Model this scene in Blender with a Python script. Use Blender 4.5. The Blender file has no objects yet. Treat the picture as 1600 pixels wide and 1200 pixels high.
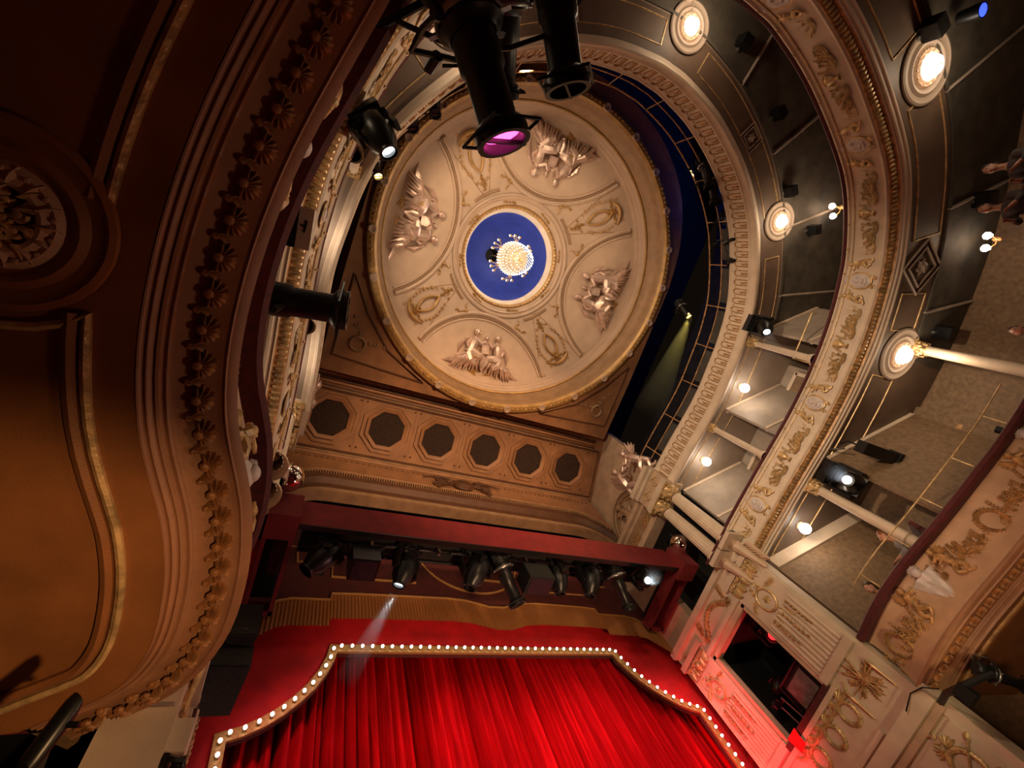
import bpy, bmesh, random
from math import *
from mathutils import Vector, Matrix, Quaternion
random.seed(7)
SC = bpy.context.scene
COL = SC.collection
Z0 = 1.5                      # eye height; the house is measured from the eye, the stalls floor lies 1.5 m below it
XE = -5.11                    # eye position across the house (axis of the house is x = 0)

# ------------------------------------------------------------------ camera, world, exposure
cam = bpy.data.cameras.new('camera'); cam.lens = 15.75; cam.sensor_width = 36; cam.clip_start = 0.05
cam_o = bpy.data.objects.new('camera', cam); COL.objects.link(cam_o)
RC = Matrix(((0.880503949890641, 0.2503715812688229, 0.4025256085268723),
             (-0.34604050925665153, 0.9198387055342901, 0.18480455014527872),
             (-0.32398882724621375, -0.30201130292416334, 0.8965603229708932)))
cam_o.matrix_world = Matrix.Translation((XE, 0, Z0)) @ (RC @ Matrix.Diagonal((1, -1, -1))).to_4x4()
SC.camera = cam_o
w = bpy.data.worlds.new('world'); SC.world = w; w.use_nodes = True
w.node_tree.nodes['Background'].inputs[0].default_value = (1, .62, .38, 1)
w.node_tree.nodes['Background'].inputs[1].default_value = 0.004
vs = SC.view_settings; vs.view_transform = 'Standard'; vs.look = 'None'; vs.exposure = 0.3; vs.gamma = 1; vs.use_curve_mapping = False

def light(kind, loc, power, color, aim=None, size=.1, spot=60, blend=.5, name='lamp_light'):
    l = bpy.data.lights.new(name, kind); l.energy = power; l.color = color
    if kind == 'AREA': l.size = size
    else: l.shadow_soft_size = size
    if kind == 'SPOT': l.spot_size = radians(spot); l.spot_blend = blend
    o = bpy.data.objects.new(name, l); COL.objects.link(o)
    o.location = (loc[0], loc[1], loc[2] + Z0)
    if aim is not None:
        d = Vector(aim) - Vector(loc); o.rotation_euler = d.to_track_quat('-Z', 'Y').to_euler()
    return o
WARM = (1, .745, .49); WARM2 = (1, .60, .32); WHITE = (1, .92, .82); COOL = (.8, .9, 1)
# unseen uplights put along the gallery rail to brighten the dome
for x, y, p in ((4.6, -2.2, 150), (-4.4, -2.6, 420), (2.6, -4.7, 120), (-2.6, -4.7, 420), (4.6, 1.2, 110), (-4.6, 1.2, 170)):
    light('SPOT', (x, y, 10.9), p, WARM, (x * -.12, -1.1 - y * .1, 14.6), .12, 95, .6, 'gallery_wash')
light('POINT', (0, -1.12, 13.55), 50, (1, .76, .48), size=.4, name='chandelier_light')
light('POINT', (0, -1.12, 15.9), 32, (1, .85, .7), size=.3, name='chandelier_light')
# round lights under the balconies
for x, y, h, p in ((4.5, -4.08, 8.7, 34), (0, -6.34, 8.7, 34), (-4.5, -4.08, 8.7, 34), (6.54, -1.78, 5.8, 26), (3.18, -6.25, 5.8, 26), (-3.18, -6.25, 5.8, 20), (-6.54, -1.78, 5.8, 16)):
    light('POINT', (x, y, h), p, WARM, size=.18, name='ring_light')  # left middle-balcony pair has no fixture, kept to light the soffit
for x, y, h, p in ((5.80, .17, 9.0, 16), (5.70, 2.53, 9.0, 16), (6.26, 2.74, 6.1, 14), (-5.8, .17, 9.0, 20), (-5.7, 2.53, 9.0, 20), (-6.26, 2.74, 6.1, 12)):
    light('POINT', (x, y, h), p, (1, .80, .6), size=.12, name='globe_light')  # left three are added without globes, for light on that side
for x, y, h, p in ((6.75, -4.45, 6.05, 7), (5.7, -4.8, 8.9, 10)): light('POINT', (x, y, h), p, WARM2, size=.1, name='sconce_light')
# added fill spots for the house, no lantern behind them
light('SPOT', (-4.9, -.6, 4.6), 1950, WARM, (5.4, .6, 8.6), .15, 62, .9, 'added_house_fill')
light('SPOT', (4.6, .2, 4.6), 1350, WARM, (-5.5, .3, 8.2), .15, 62, .9, 'added_house_fill')
light('SPOT', (-4.6, -2.6, 5.0), 800, WARM, (5.0, 5.0, 5.4), .15, 60, .9, 'added_house_fill')
light('SPOT', (0, -4.5, 3.0), 4300, WARM2, (0, 5.6, 12.6), .3, 46, .8, 'added_house_fill')
light('SPOT', (-4.2, .6, -.4), 300, (1, .56, .24), (-6.3, 2.8, 2.75), .05, 44, 1., 'low_unseen_light')  # unseen source below, placed from the glow and shadow on the soffit
light('SPOT', (3.5, 1.0, 1.5), 260, WARM, (-5.3, 4.2, 3.2), .2, 45, .9, 'added_house_fill')
light('SPOT', (1.5, 1.5, -.9), 150, (1, .52, .30), (-5.6, .9, 3.2), .4, 44, 1., 'added_house_fill')
# stage: red and white washes on the curtain
for x, k in ((-4.2, .5), (-1.4, 1), (1.4, 1.2), (4.2, .8)): light('SPOT', (x, 5.2, 6.6), 230 * k, (1, .36, .34), (x * .9 + .6, 8.0, 4.6), .12, 90, 1., 'curtain_wash')
light('SPOT', (4.5, 5.4, .5), 500, (1, .5, .45), (-1.5, 8.1, 4.2), .2, 80, .8, 'added_side_fill')  # added side light that shades the folds, no footlight there
light('SPOT', (2.4, 7.0, 2.0), 1100, (1, .035, .05), (5.2, 6.9, 4.6), .2, 50, .9, 'red_wash')
# blue working light in the gallery
light('SPOT', (7.6, -4.6, 12.0), 330, (.012, .11, .9), (5.0, -7.5, 14.2), .3, 120, .8, 'gallery_blue')
light('SPOT', (4.5, -7.5, 12.0), 330, (.012, .11, .9), (8.5, -3.5, 14.2), .3, 120, .8, 'gallery_blue')
light('SPOT', (4.12, -1.38, 10.7), 150, (1, .75, .2), (3.2, 2.5, 8.0), .05, 40, .5, 'amber_light')
light('SPOT', (-2.0, 1.0, -.6), 800, WARM2, (7.2, 1.2, 2.8), .4, 40, .9, 'added_house_fill')  # added fill for the right-hand soffit, no fixture
light('SPOT', (0, 1.5, .3), 1500, WARM2, (0, 7.2, 8.0), .4, 55, .8, 'added_house_fill')  # added fill for the fringe and red cloth, no fixture
light('SPOT', (3.0, 1.6, .4), 170, (1, .80, .42), (5.2, 4.3, 4.6), .2, 50, .9, 'added_house_fill')  # added yellowish fill for the right pilaster, no fixture


# ------------------------------------------------------------------ materials
def mat(name, col, rough=.6, metal=0., var=.12, scale=6., bump=.0, bscale=60., emit=0., ecol=None, spec=.5, col2=None, trans=0., stretch=None, sheen=0.):
    m = bpy.data.materials.new(name); m.use_nodes = True
    nt = m.node_tree; b = nt.nodes['Principled BSDF']
    tc = nt.nodes.new('ShaderNodeTexCoord'); mp = nt.nodes.new('ShaderNodeMapping'); nt.links.new(tc.outputs['Object'], mp.inputs[0])
    if stretch: mp.inputs['Scale'].default_value = stretch
    n = nt.nodes.new('ShaderNodeTexNoise'); n.inputs['Scale'].default_value = scale; n.inputs['Detail'].default_value = 5
    nt.links.new(mp.outputs[0], n.inputs['Vector'])
    r = nt.nodes.new('ShaderNodeValToRGB'); nt.links.new(n.outputs['Fac'], r.inputs[0])
    c2 = col2 or tuple(c * (1 - var * 2) for c in col); c1 = tuple(min(1, c * (1 + var)) for c in col)
    r.color_ramp.elements[0].position = .3; r.color_ramp.elements[1].position = .7
    r.color_ramp.elements[0].color = (*c2, 1); r.color_ramp.elements[1].color = (*c1, 1)
    nt.links.new(r.outputs[0], b.inputs['Base Color'])
    b.inputs['Roughness'].default_value = rough; b.inputs['Metallic'].default_value = metal
    b.inputs['Specular IOR Level'].default_value = spec
    if trans: b.inputs['Transmission Weight'].default_value = trans
    if sheen: b.inputs['Sheen Weight'].default_value = sheen
    if bump:
        n2 = nt.nodes.new('ShaderNodeTexNoise'); n2.inputs['Scale'].default_value = bscale; n2.inputs['Detail'].default_value = 3
        nt.links.new(mp.outputs[0], n2.inputs['Vector'])
        bm_ = nt.nodes.new('ShaderNodeBump'); bm_.inputs['Strength'].default_value = bump; bm_.inputs['Distance'].default_value = .02
        nt.links.new(n2.outputs['Fac'], bm_.inputs['Height']); nt.links.new(bm_.outputs[0], b.inputs['Normal'])
    if emit:
        b.inputs['Emission Color'].default_value = (*(ecol or col), 1); b.inputs['Emission Strength'].default_value = emit
    return m
M = {}
M['cream'] = mat('cream_paint', (.66, .52, .39), .55, var=.07, scale=3, bump=.1)
M['cream_warm'] = mat('aged_cream_paint', (.58, .40, .27), .55, var=.1, scale=3, bump=.1)
M['gold'] = mat('gilding', (.64, .43, .20), .36, .25, var=.25, scale=9, bump=.25, bscale=30)
M['gold_dark'] = mat('tarnished_gilding', (.50, .27, .11), .42, .15, var=.3, scale=9, bump=.3, bscale=30)
M['plaster'] = mat('dome_plaster', (.52, .36, .255), .6, var=.05, scale=2.5, bump=.08)
M['plaster_line'] = mat('dome_shadow_line', (.34, .20, .11), .5, var=.1, scale=4)  # dark tone stands in for shadow lines along the mouldings
M['dome_gold'] = mat('dome_gilding', (.50, .29, .10), .42, .25, var=.15, scale=5, bump=.1)
M['silver'] = mat('silvered_relief', (.66, .47, .38), .3, .45, var=.15, scale=7, bump=.2, bscale=25)
M['blue'] = mat('blue_dome_paint', (.028, .05, .30), .6, var=.1, scale=3)
M['terra'] = mat('terracotta_ceiling_paint', (.34, .165, .075), .6, var=.12, scale=2.5, bump=.08)
M['terra_dark'] = mat('terracotta_groove_paint', (.11, .045, .02), .6, var=.12, scale=4)
M['terra_light'] = mat('terracotta_highlight_paint', (.36, .22, .12), .55, var=.12, scale=4)
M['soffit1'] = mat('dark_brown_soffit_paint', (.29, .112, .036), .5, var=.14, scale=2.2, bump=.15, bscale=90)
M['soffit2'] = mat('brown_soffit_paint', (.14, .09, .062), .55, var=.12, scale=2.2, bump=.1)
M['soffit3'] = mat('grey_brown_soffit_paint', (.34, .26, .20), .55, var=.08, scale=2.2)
M['front1'] = mat('lowest_front_paint', (.52, .31, .19), .55, var=.1, scale=3, bump=.1)
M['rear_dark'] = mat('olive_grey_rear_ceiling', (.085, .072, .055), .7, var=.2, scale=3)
M['rim_brown'] = mat('dome_rim_cove_paint', (.33, .19, .09), .45, .1, var=.12, scale=4)
M['cove1'] = mat('lowest_cove_paint', (.38, .185, .10), .5, var=.1, scale=4, bump=.1)
M['shell'] = mat('bronze_gilt_shells', (.44, .20, .075), .45, .15, var=.3, scale=9, bump=.3, bscale=30)
M['wallpaper'] = mat('brown_wallpaper', (.22, .135, .072), .65, var=.15, scale=12, bump=.3, bscale=70)
M['wall_dark'] = mat('dark_gallery_wall', (.045, .038, .032), .8, var=.2, scale=3)
M['wall_grey'] = mat('grey_box_wall', (.36, .29, .23), .6, var=.1, scale=3)
M['black'] = mat('black_metal', (.010, .010, .011), .35, .3, var=.2, scale=20)
M['speaker_grey'] = mat('dark_speaker_paint', (.030, .030, .026), .6, var=.2, scale=20)
M['black_matt'] = mat('black_fabric', (.008, .008, .008), .85, var=.2, scale=20)
M['steel'] = mat('worn_steel', (.35, .34, .33), .35, .8, var=.15, scale=15)
M['white_metal'] = mat('white_card', (.62, .55, .46), .6, var=.05)
M['velvet'] = mat('dark_red_velvet', (.085, .006, .008), .8, var=.2, scale=14, sheen=.15)
M['masking'] = mat('dark_red_masking_cloth', (.17, .010, .012), .8, var=.12, scale=4)
M['pelmet'] = mat('red_pelmet_cloth', (.19, .009, .012), .8, var=.12, scale=4, bump=.1, bscale=120)
M['red_cloth'] = mat('red_proscenium_cloth', (.60, .006, .012), .75, var=.12, scale=3, bump=.1, bscale=140)
M['curtain'] = mat('red_stage_curtain', (.62, .005, .012), .85, var=.18, scale=4, bump=.15, bscale=50, spec=.06, stretch=(4, 4, .3))
M['maroon'] = mat('maroon_valance_cloth', (.075, .007, .007), .8, var=.15, scale=5)
M['fringe'] = mat('bronze_fringe', (.36, .14, .035), .6, .1, var=.2, scale=40, stretch=(6, 6, .4))
M['braid'] = mat('gold_braid', (.50, .27, .08), .5, .3, var=.2, scale=40)
M['glass'] = mat('clear_glass', (.95, .95, .95), .03, var=0, trans=1.)
M['crystal'] = mat('cut_crystal_glow', (1, .95, .88), .1, var=.0, emit=2.6, ecol=(1, .90, .74))  # emission stands in for the sparkle of the drops
M['basket'] = mat('gilt_basket_glow', (.55, .38, .22), .35, .2, var=.5, scale=18, emit=.35, ecol=(1, .72, .42))  # faint emission stands in for lamplight on the basket
M['bulb'] = mat('lit_bulb', (1, .95, .85), .3, var=0, emit=9, ecol=(1, .9, .74))
M['globe'] = mat('lit_frosted_globe', (1, .95, .88), .3, var=0, emit=7, ecol=(1, .92, .82))
M['festoon'] = mat('lit_festoon_bulb', (1, .95, .9), .3, var=0, emit=4.5, ecol=(1, .92, .84))
M['lens_white'] = mat('lit_white_lens', (1, 1, 1), .2, var=0, emit=8, ecol=(.85, .95, 1))
M['lens_yellow'] = mat('lit_amber_lens', (1, .7, .2), .2, var=0, emit=9, ecol=(1, .62, .12))
M['lens_pink'] = mat('lit_magenta_lens', (1, .1, .4), .2, var=0, emit=5, ecol=(1, .06, .35))
M['lens_red'] = mat('lit_red_lens', (1, .03, .03), .2, var=0, emit=3.5, ecol=(1, .012, .016))
M['lens_dark'] = mat('unlit_lens', (.02, .02, .03), .05, var=0)
M['lens_blue'] = mat('lit_blue_lens', (.02, .05, 1), .2, var=0, emit=2.5, ecol=(.03, .06, .9))
M['cameo'] = mat('pale_cameo_plaster', (.62, .53, .50), .4, var=.08, scale=8)
M['chrome'] = mat('mirror_chrome', (.9, .88, .85), .04, 1., var=0)
M['skin'] = mat('skin', (.50, .25, .16), .5, var=.08, scale=10)
M['hair_auburn'] = mat('auburn_hair', (.22, .075, .025), .5, var=.3, scale=30)
M['hair'] = mat('brown_hair', (.05, .025, .012), .5, var=.3, scale=30)
M['shirt'] = mat('grey_shirt', (.24, .22, .22), .8, var=.1, scale=10)
M['shirt2'] = mat('dark_top', (.06, .045, .045), .8, var=.1, scale=10)
M['carpet'] = mat('red_stalls_carpet', (.16, .02, .02), .9, var=.2, scale=20)
M['screen'] = mat('smoky_glass_screen', (.13, .15, .14), .12, var=.25, scale=5)

# ------------------------------------------------------------------ mesh builder
class MB:
    def __init__(s): s.v = []; s.f = []
    def add(s, vs, fs):
        n = len(s.v); s.v += [Vector(v) for v in vs]; s.f += [tuple(i + n for i in f) for f in fs]; return s
    def grid(s, rows, cu=False, cv=False):
        nr, nc = len(rows), len(rows[0]); vs = [p for r in rows for p in r]; fs = []
        for i in range(nr if cu else nr - 1):
            for j in range(nc if cv else nc - 1):
                a, b = i, (i + 1) % nr; c, d = j, (j + 1) % nc
                fs.append((a * nc + c, b * nc + c, b * nc + d, a * nc + d))
        return s.add(vs, fs)
    def box(s, c, size, R=None):
        x, y, z = [k / 2 for k in size]; c = Vector(c)
        vs = [Vector((i, j, k)) for i in (-x, x) for j in (-y, y) for k in (-z, z)]
        vs = [c + (R @ v if R else v) for v in vs]
        return s.add(vs, [(0, 1, 3, 2), (4, 6, 7, 5), (0, 4, 5, 1), (2, 3, 7, 6), (0, 2, 6, 4), (1, 5, 7, 3)])
    def tube(s, path, r, n=6, closed=False, cap=True, flat=None):
        P = [Vector(p) for p in path]; m = len(P)
        R = r if isinstance(r, (list, tuple)) else [r] * m
        rows = []; up = None
        for i in range(m):
            if closed: t = P[(i + 1) % m] - P[i - 1]
            else: t = P[min(i + 1, m - 1)] - P[max(i - 1, 0)]
            if t.length < 1e-9: t = Vector((0, 0, 1))
            t.normalize()
            if up is None: up = Vector((0, 0, 1)) if abs(t.z) < .9 else Vector((1, 0, 0))
            u = (up - t * up.dot(t))
            if u.length < 1e-6: u = t.orthogonal()
            u.normalize(); up = u; v = t.cross(u)
            rows.append([P[i] + (u * cos(2 * pi * k / n) + v * sin(2 * pi * k / n)) * R[i] for k in range(n)])
        b = len(s.v); s.grid(rows, cu=closed, cv=True)
        if cap and not closed:
            s.f.append(tuple(b + k for k in range(n))); s.f.append(tuple(b + (m - 1) * n + k for k in range(n)))
        return s
    def lathe(s, prof, n=16, X=None, cap=False):
        X = X or Matrix()
        rows = [[X @ Vector((r * cos(2 * pi * k / n), r * sin(2 * pi * k / n), z)) for k in range(n)] for r, z in prof]
        b = len(s.v); s.grid(rows, cv=True)
        if cap:
            s.f.append(tuple(b + k for k in range(n))); s.f.append(tuple(b + (len(prof) - 1) * n + k for k in range(n)))
        return s
    def ball(s, c, r, nu=8, nv=5, X=None):
        r = r if isinstance(r, (list, tuple)) else (r, r, r); c = Vector(c)
        vs = []; fs = []
        def T(p):
            p = Vector((p[0] * r[0], p[1] * r[1], p[2] * r[2])); return c + (X @ p if X else p)
        vs.append(T((0, 0, 1)))
        for i in range(1, nv):
            a = pi * i / nv
            for k in range(nu): vs.append(T((sin(a) * cos(2 * pi * k / nu), sin(a) * sin(2 * pi * k / nu), cos(a))))
        vs.append(T((0, 0, -1))); L = len(vs) - 1
        for k in range(nu): fs.append((0, 1 + k, 1 + (k + 1) % nu))
        for i in range(nv - 2):
            for k in range(nu):
                a = 1 + i * nu; fs.append((a + k, a + nu + k, a + nu + (k + 1) % nu, a + (k + 1) % nu))
        a = 1 + (nv - 2) * nu
        for k in range(nu): fs.append((a + k, L, a + (k + 1) % nu))
        return s.add(vs, fs)
    def prism(s, poly, z0, z1, X=None):
        X = X or Matrix(); n = len(poly)
        vs = [X @ Vector((p[0], p[1], z0)) for p in poly] + [X @ Vector((p[0], p[1], z1)) for p in poly]
        fs = [tuple(range(n)), tuple(range(n, 2 * n))] + [(i, (i + 1) % n, n + (i + 1) % n, n + i) for i in range(n)]
        return s.add(vs, fs)
    def merge(s, o, X=None): return s.add([X @ v for v in o.v] if X else o.v, o.f)
    def mesh(s, name, m, smooth=True, off=None):
        me = bpy.data.meshes.new(name)
        off = off or Vector((0, 0, 0))
        me.from_pydata([tuple(v - off) for v in s.v], [], s.f); 
        bm = bmesh.new(); bm.from_mesh(me); bmesh.ops.recalc_face_normals(bm, faces=bm.faces); bm.to_mesh(me); bm.free()
        me.materials.append(m if not isinstance(m, str) else M[m])
        if smooth:
            me.polygons.foreach_set('use_smooth', [True] * len(me.polygons)); me.set_sharp_from_angle(angle=radians(38))
        me.update(); return me

def ploc(p):                      # summed location of a parent chain (parents are never rotated when this is used)
    v = Vector((0, 0, 0))
    while p is not None: v += p.location; p = p.parent
    return v
def link(name, me, parent=None, loc=(0, 0, 0)):
    o = bpy.data.objects.new(name, me); COL.objects.link(o); o.parent = parent; o.location = loc; return o
def part(name, mb, m, parent, smooth=True, local=False, label=None, stuff=False):
    """house coordinates -> a child mesh of parent (local: vertices are already in the parent's frame)"""
    off = Vector((0, 0, 0)) if local else ploc(parent) - Vector((0, 0, Z0))
    o = link(name, mb.mesh(name, m, smooth, off), parent)
    if label: o['label'] = label
    if stuff: o['kind'] = 'stuff'
    return o
def base_of(mb):
    xs = [v.x for v in mb.v]; ys = [v.y for v in mb.v]; zs = [v.z for v in mb.v]
    return Vector(((min(xs) + max(xs)) / 2, (min(ys) + max(ys)) / 2, min(zs)))
def tag(o, label, cat, group=None):
    o['label'] = label; o['category'] = cat
    if group: o['group'] = group
    return o
def solid(name, mb, m, label=None, cat=None, group=None, smooth=True, kind=None):
    b = base_of(mb); o = link(name, mb.mesh(name, m, smooth, b), None, b + Vector((0, 0, Z0)))
    if label: tag(o, label, cat, group)
    if kind: o['kind'] = kind
    return o
def struct(name, mb, m, smooth=True): return solid(name, mb, m, smooth=smooth, kind='structure')
def thing(name, label, cat, loc, group=None, rot=None):
    o = link(name, None, None, Vector(loc) + Vector((0, 0, Z0))); tag(o, label, cat, group); o.empty_display_size = .1
    if rot is not None: o.rotation_mode = 'QUATERNION'; o.rotation_quaternion = rot
    return o
def inst(name, me, parent, X, label=None):
    """shared mesh placed by a house-coordinate matrix under an unrotated parent"""
    o = link(name, me, parent); o.matrix_local = Matrix.Translation(Vector((0, 0, Z0)) - ploc(parent)) @ X
    if label: o['label'] = label
    return o
def frame(o, x, y, z):            # matrix with axes x, y, z at o
    m = Matrix((Vector(x), Vector(y), Vector(z))).transposed().to_4x4(); m.translation = Vector(o); return m

# ------------------------------------------------------------------ plan curves of the tiers
class Path:
    def __init__(s, ctrl, step=.12):
        C = [Vector((a, b)) for a, b in ctrl]; C = [C[0] * 2 - C[1]] + C + [C[-1] * 2 - C[-2]]
        d = []
        for i in range(1, len(C) - 2):
            p0, p1, p2, p3 = C[i - 1:i + 3]; 
            for k in range(24):
                t = k / 24
                d.append(.5 * ((2 * p1) + (p2 - p0) * t + (2 * p0 - 5 * p1 + 4 * p2 - p3) * t * t + (3 * p1 - p0 - 3 * p2 + p3) * t ** 3))
        d.append(C[-2]); acc = [0]
        for i in range(1, len(d)): acc.append(acc[-1] + (d[i] - d[i - 1]).length)
        s.L = acc[-1]; n = int(s.L / step); s.p = []; j = 0
        for i in range(n + 1):
            t = s.L * i / n
            while j < len(acc) - 2 and acc[j + 1] < t: j += 1
            f = (t - acc[j]) / max(1e-9, acc[j + 1] - acc[j]); s.p.append(d[j].lerp(d[j + 1], min(1, f)))
        s.n = n; s.t = []
        for i in range(n + 1):
            t = s.p[min(i + 1, n)] - s.p[max(i - 1, 0)]; s.t.append(t.normalized())
        s.N = [Vector((-t.y, t.x)) for t in s.t]       # outward
    def at(s, d):
        f = max(0, min(s.n - 1e-6, d / s.L * s.n)); i = int(f); f -= i
        return s.p[i].lerp(s.p[i + 1], f), s.t[i].lerp(s.t[i + 1], f).normalized(), s.N[i].lerp(s.N[i + 1], f).normalized()
    def near(s, x, y):
        q = Vector((x, y)); i = min(range(s.n + 1), key=lambda k: (s.p[k] - q).length); return s.L * i / s.n
    def sweep(s, prof, a=0, b=None):
        b = s.L if b is None else b; i0 = int(round(a / s.L * s.n)); i1 = int(round(b / s.L * s.n))
        return MB().grid([[(s.p[i].x + s.N[i].x * o, s.p[i].y + s.N[i].y * o, h) for o, h in prof] for i in range(i0, i1 + 1)])
    def line(s, o, h, a=0, b=None):
        b = s.L if b is None else b; i0 = int(round(a / s.L * s.n)); i1 = int(round(b / s.L * s.n))
        return [(s.p[i].x + s.N[i].x * o, s.p[i].y + s.N[i].y * o, h) for i in range(i0, i1 + 1)]
    def front(s, d, h, o=0, tilt=0):       # frame on the front: x along, y up, z toward the house
        p, t, n = s.at(d); z = Vector((-n.x, -n.y, 0)); y = Vector((0, 0, 1))
        if tilt: z = (z * cos(tilt) - y * sin(tilt)).normalized(); y = (y - z * y.dot(z)).normalized()
        return frame((p.x + n.x * o, p.y + n.y * o, h), y.cross(z), y, z)
    def under(s, d, h, o=0):               # frame on the soffit: z down, y inward
        p, t, n = s.at(d); y = Vector((-n.x, -n.y, 0)); z = Vector((0, 0, -1))
        return frame((p.x + n.x * o, p.y + n.y * o, h), y.cross(z), y, z)
def outer(p, R, yc=-1., Rb=None):
    Rb = Rb or R
    if p.y > yc: return Vector((R if p.x > 0 else -R, p.y))
    d = (p - Vector((0, yc))); d.normalize(); return Vector((0, yc)) + d * (abs(d.x) * R + abs(d.y) * Rb)
def mirror_path(right): return right + [(-x, y) for x, y in reversed(right) if abs(x) > .05]
P1 = Path([(5.22, 3.72), (5.08, 2.9), (5.16, 2.1), (5.45, 1.2), (5.72, .2), (5.95, -.9), (5.9, -2.2), (5.5, -3.6), (4.6, -4.9), (3, -5.9), (0, -6.4),
           (-3, -5.6), (-4.5, -3.9), (-5.0, -2.3), (-5.27, -1.2), (-5.49, -.2), (-5.55, .6), (-5.48, 1.25), (-5.26, 1.9), (-5.17, 2.45), (-5.20, 3.0), (-5.42, 3.45), (-5.9, 3.8)])
P2 = Path(mirror_path([(5.36, 3.74), (5.39, 2.9), (5.47, 1.75), (5.57, .6), (5.58, -.2), (5.55, -.8), (5.40, -1.8), (5.12, -2.73), (4.75, -3.5), (4.03, -4.4), (3.25, -4.97), (1.8, -5.62), (.6, -5.93), (0, -5.97)]))
P3 = Path(mirror_path([(4.98, 3.6), (5.06, 2.58), (5.24, 1.0), (5.2, -.2), (5.10, -1.1), (4.85, -2.0), (4.30, -3.0), (3.72, -3.78), (2.8, -4.55), (1.57, -5.15), (.5, -5.4), (0, -5.43)]))
# ------------------------------------------------------------------ floor, outer walls
struct('floor', MB().box((0, 0, -1.6), (19.6, 22, .2)), 'carpet')
def wall_strip(name, pts, h0, h1, m, n=1):
    mb = MB().grid([[(x, y, h0 + (h1 - h0) * k / n) for k in range(n + 1)] for x, y in pts]); return struct(name, mb, m)
def arcpts(R, Rb, a0, a1, n=24, yc=-1.):
    return [(R * cos(radians(a0 + (a1 - a0) * i / n)), yc + Rb * sin(radians(a0 + (a1 - a0) * i / n))) for i in range(n + 1)]
RW = 8.35; RB = 9.2
wall_strip('wall_right', [(RW, 4.6), (RW, -1)] + arcpts(RW, RB, 0, -45, 12)[1:], -1.5, 9.3, 'wallpaper')
wall_strip('wall_left', [(-RW, 4.6), (-RW, -1)] + arcpts(RW, RB, 180, 225, 12)[1:], -1.5, 9.3, 'wallpaper')
wall_strip('wall_back', arcpts(RW, RB, -45, -135, 24), -1.5, 9.3, 'wallpaper')
wall_strip('wall_right', [(9.6, 6.3), (9.6, -1)] + arcpts(9.6, 9.9, 0, -90, 20)[1:], 9.2, 16.2, 'wall_dark')
wall_strip('wall_left', [(-9.6, 6.3), (-9.6, -1)] + arcpts(9.6, 9.9, 180, 270, 20)[1:], 9.2, 16.2, 'wall_dark')
struct('ceiling', MB().box((0, -2, 18.4), (20, 18, .2)), 'wall_dark')
wall_strip('wall_front', [(-9.7, 9.6), (9.7, 9.6)], -1.5, 16, 'black_matt')

# ------------------------------------------------------------------ main ceiling: slab, saucer dome, blue dome
DC = Vector((0, -1.12))
def hdome(r):
    K = [(1.5, 15.52), (2.0, 15.12), (3.4, 14.62), (4.0, 14.36), (4.25, 14.2)]
    for (a, b), (c, d) in zip(K, K[1:]):
        if r <= c: return b + (d - b) * (r - a) / (c - a)
    return 14.2
def dome(r, th, n=0):             # th: 0 = +x, 90 = toward the stage; n: below the surface
    a = radians(th); return Vector((DC.x + r * cos(a), DC.y + r * sin(a), hdome(r) - n))
def domeframe(r, th, n=0):        # x tangential, y toward the centre, z down
    a = radians(th); rad = Vector((cos(a), sin(a), 0)); e = .05
    sl = (hdome(r + e) - hdome(r - e)) / (2 * e); yv = -(rad + Vector((0, 0, sl))).normalized()
    z = Vector((0, 0, -1)); z = (z - yv * z.dot(yv)).normalized()
    return frame(dome(r, th, n), yv.cross(z), yv, z)
# slab with a round hole: horseshoe edge outside
edge = [(4.95, 3.72), (4.98, 2.5), (5.0, 1.5), (5.0, 0), (4.98, -1), (4.95, -2.2), (4.65, -3.6), (3.9, -4.9), (2.6, -5.9), (1.2, -6.35), (0, -6.45)]
PE = Path(mirror_path(edge), .2)
mb = MB(); nseg = 96
def edge_hit(a):
    d = Vector((cos(a), sin(a))); best = None
    loop = PE.p + [PE.p[0]]
    for p, q in zip(loop, loop[1:]):
        e = q - p; den = d.x * e.y - d.y * e.x
        if abs(den) < 1e-9: continue
        w_ = p - DC; t = (w_.x * e.y - w_.y * e.x) / den; u = (w_.x * d.y - w_.y * d.x) / den
        if t > 0 and -1e-6 <= u <= 1 + 1e-6 and (best is None or t < best): best = t
    return DC + d * best
angs = sorted([2 * pi * i / nseg - pi for i in range(nseg)] + [atan2(3.72 - DC.y, s * 4.95) for s in (-1, 1)])
rows = []
for a in angs:
    e = edge_hit(a); i_ = DC + Vector((cos(a), sin(a))) * min(4.64, (e - DC).length - .02)
    rows.append([(i_.x, i_.y, 13.0), (e.x, e.y, 13.0), (e.x, e.y, 13.45), (e.x * 1.03, e.y * 1.03, 13.5)])
mb.grid(rows, cu=True)
ceil_o = struct('ceiling', mb, 'terra')
T48 = lambda r, h: (r, h)
def dlathe(prof, n=96): return MB().lathe([(r, h) for r, h in prof], n, Matrix.Translation((DC.x, DC.y, 0)))
part('rim_moulding', dlathe([(4.84, 12.99), (4.82, 12.90), (4.72, 12.86), (4.62, 12.88), (4.56, 12.96)]), 'dome_gold', ceil_o)
part('rim_cove', dlathe([(4.56, 12.96), (4.53, 13.10), (4.55, 13.22), (4.50, 13.42), (4.42, 13.6), (4.44, 13.7)]), 'rim_brown', ceil_o)
part('rim_step', dlathe([(4.44, 13.7), (4.38, 13.74), (4.38, 13.86), (4.33, 13.92), (4.33, 14.02), (4.28, 14.06), (4.27, 14.16), (4.22, 14.2)]), 'plaster', ceil_o)
part('rim_bead', MB().tube([(DC.x + 4.40 * cos(2 * pi * i / 120), DC.y + 4.40 * sin(2 * pi * i / 120), 13.68) for i in range(120)], .035, 6, closed=True), 'dome_gold', ceil_o)
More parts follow.
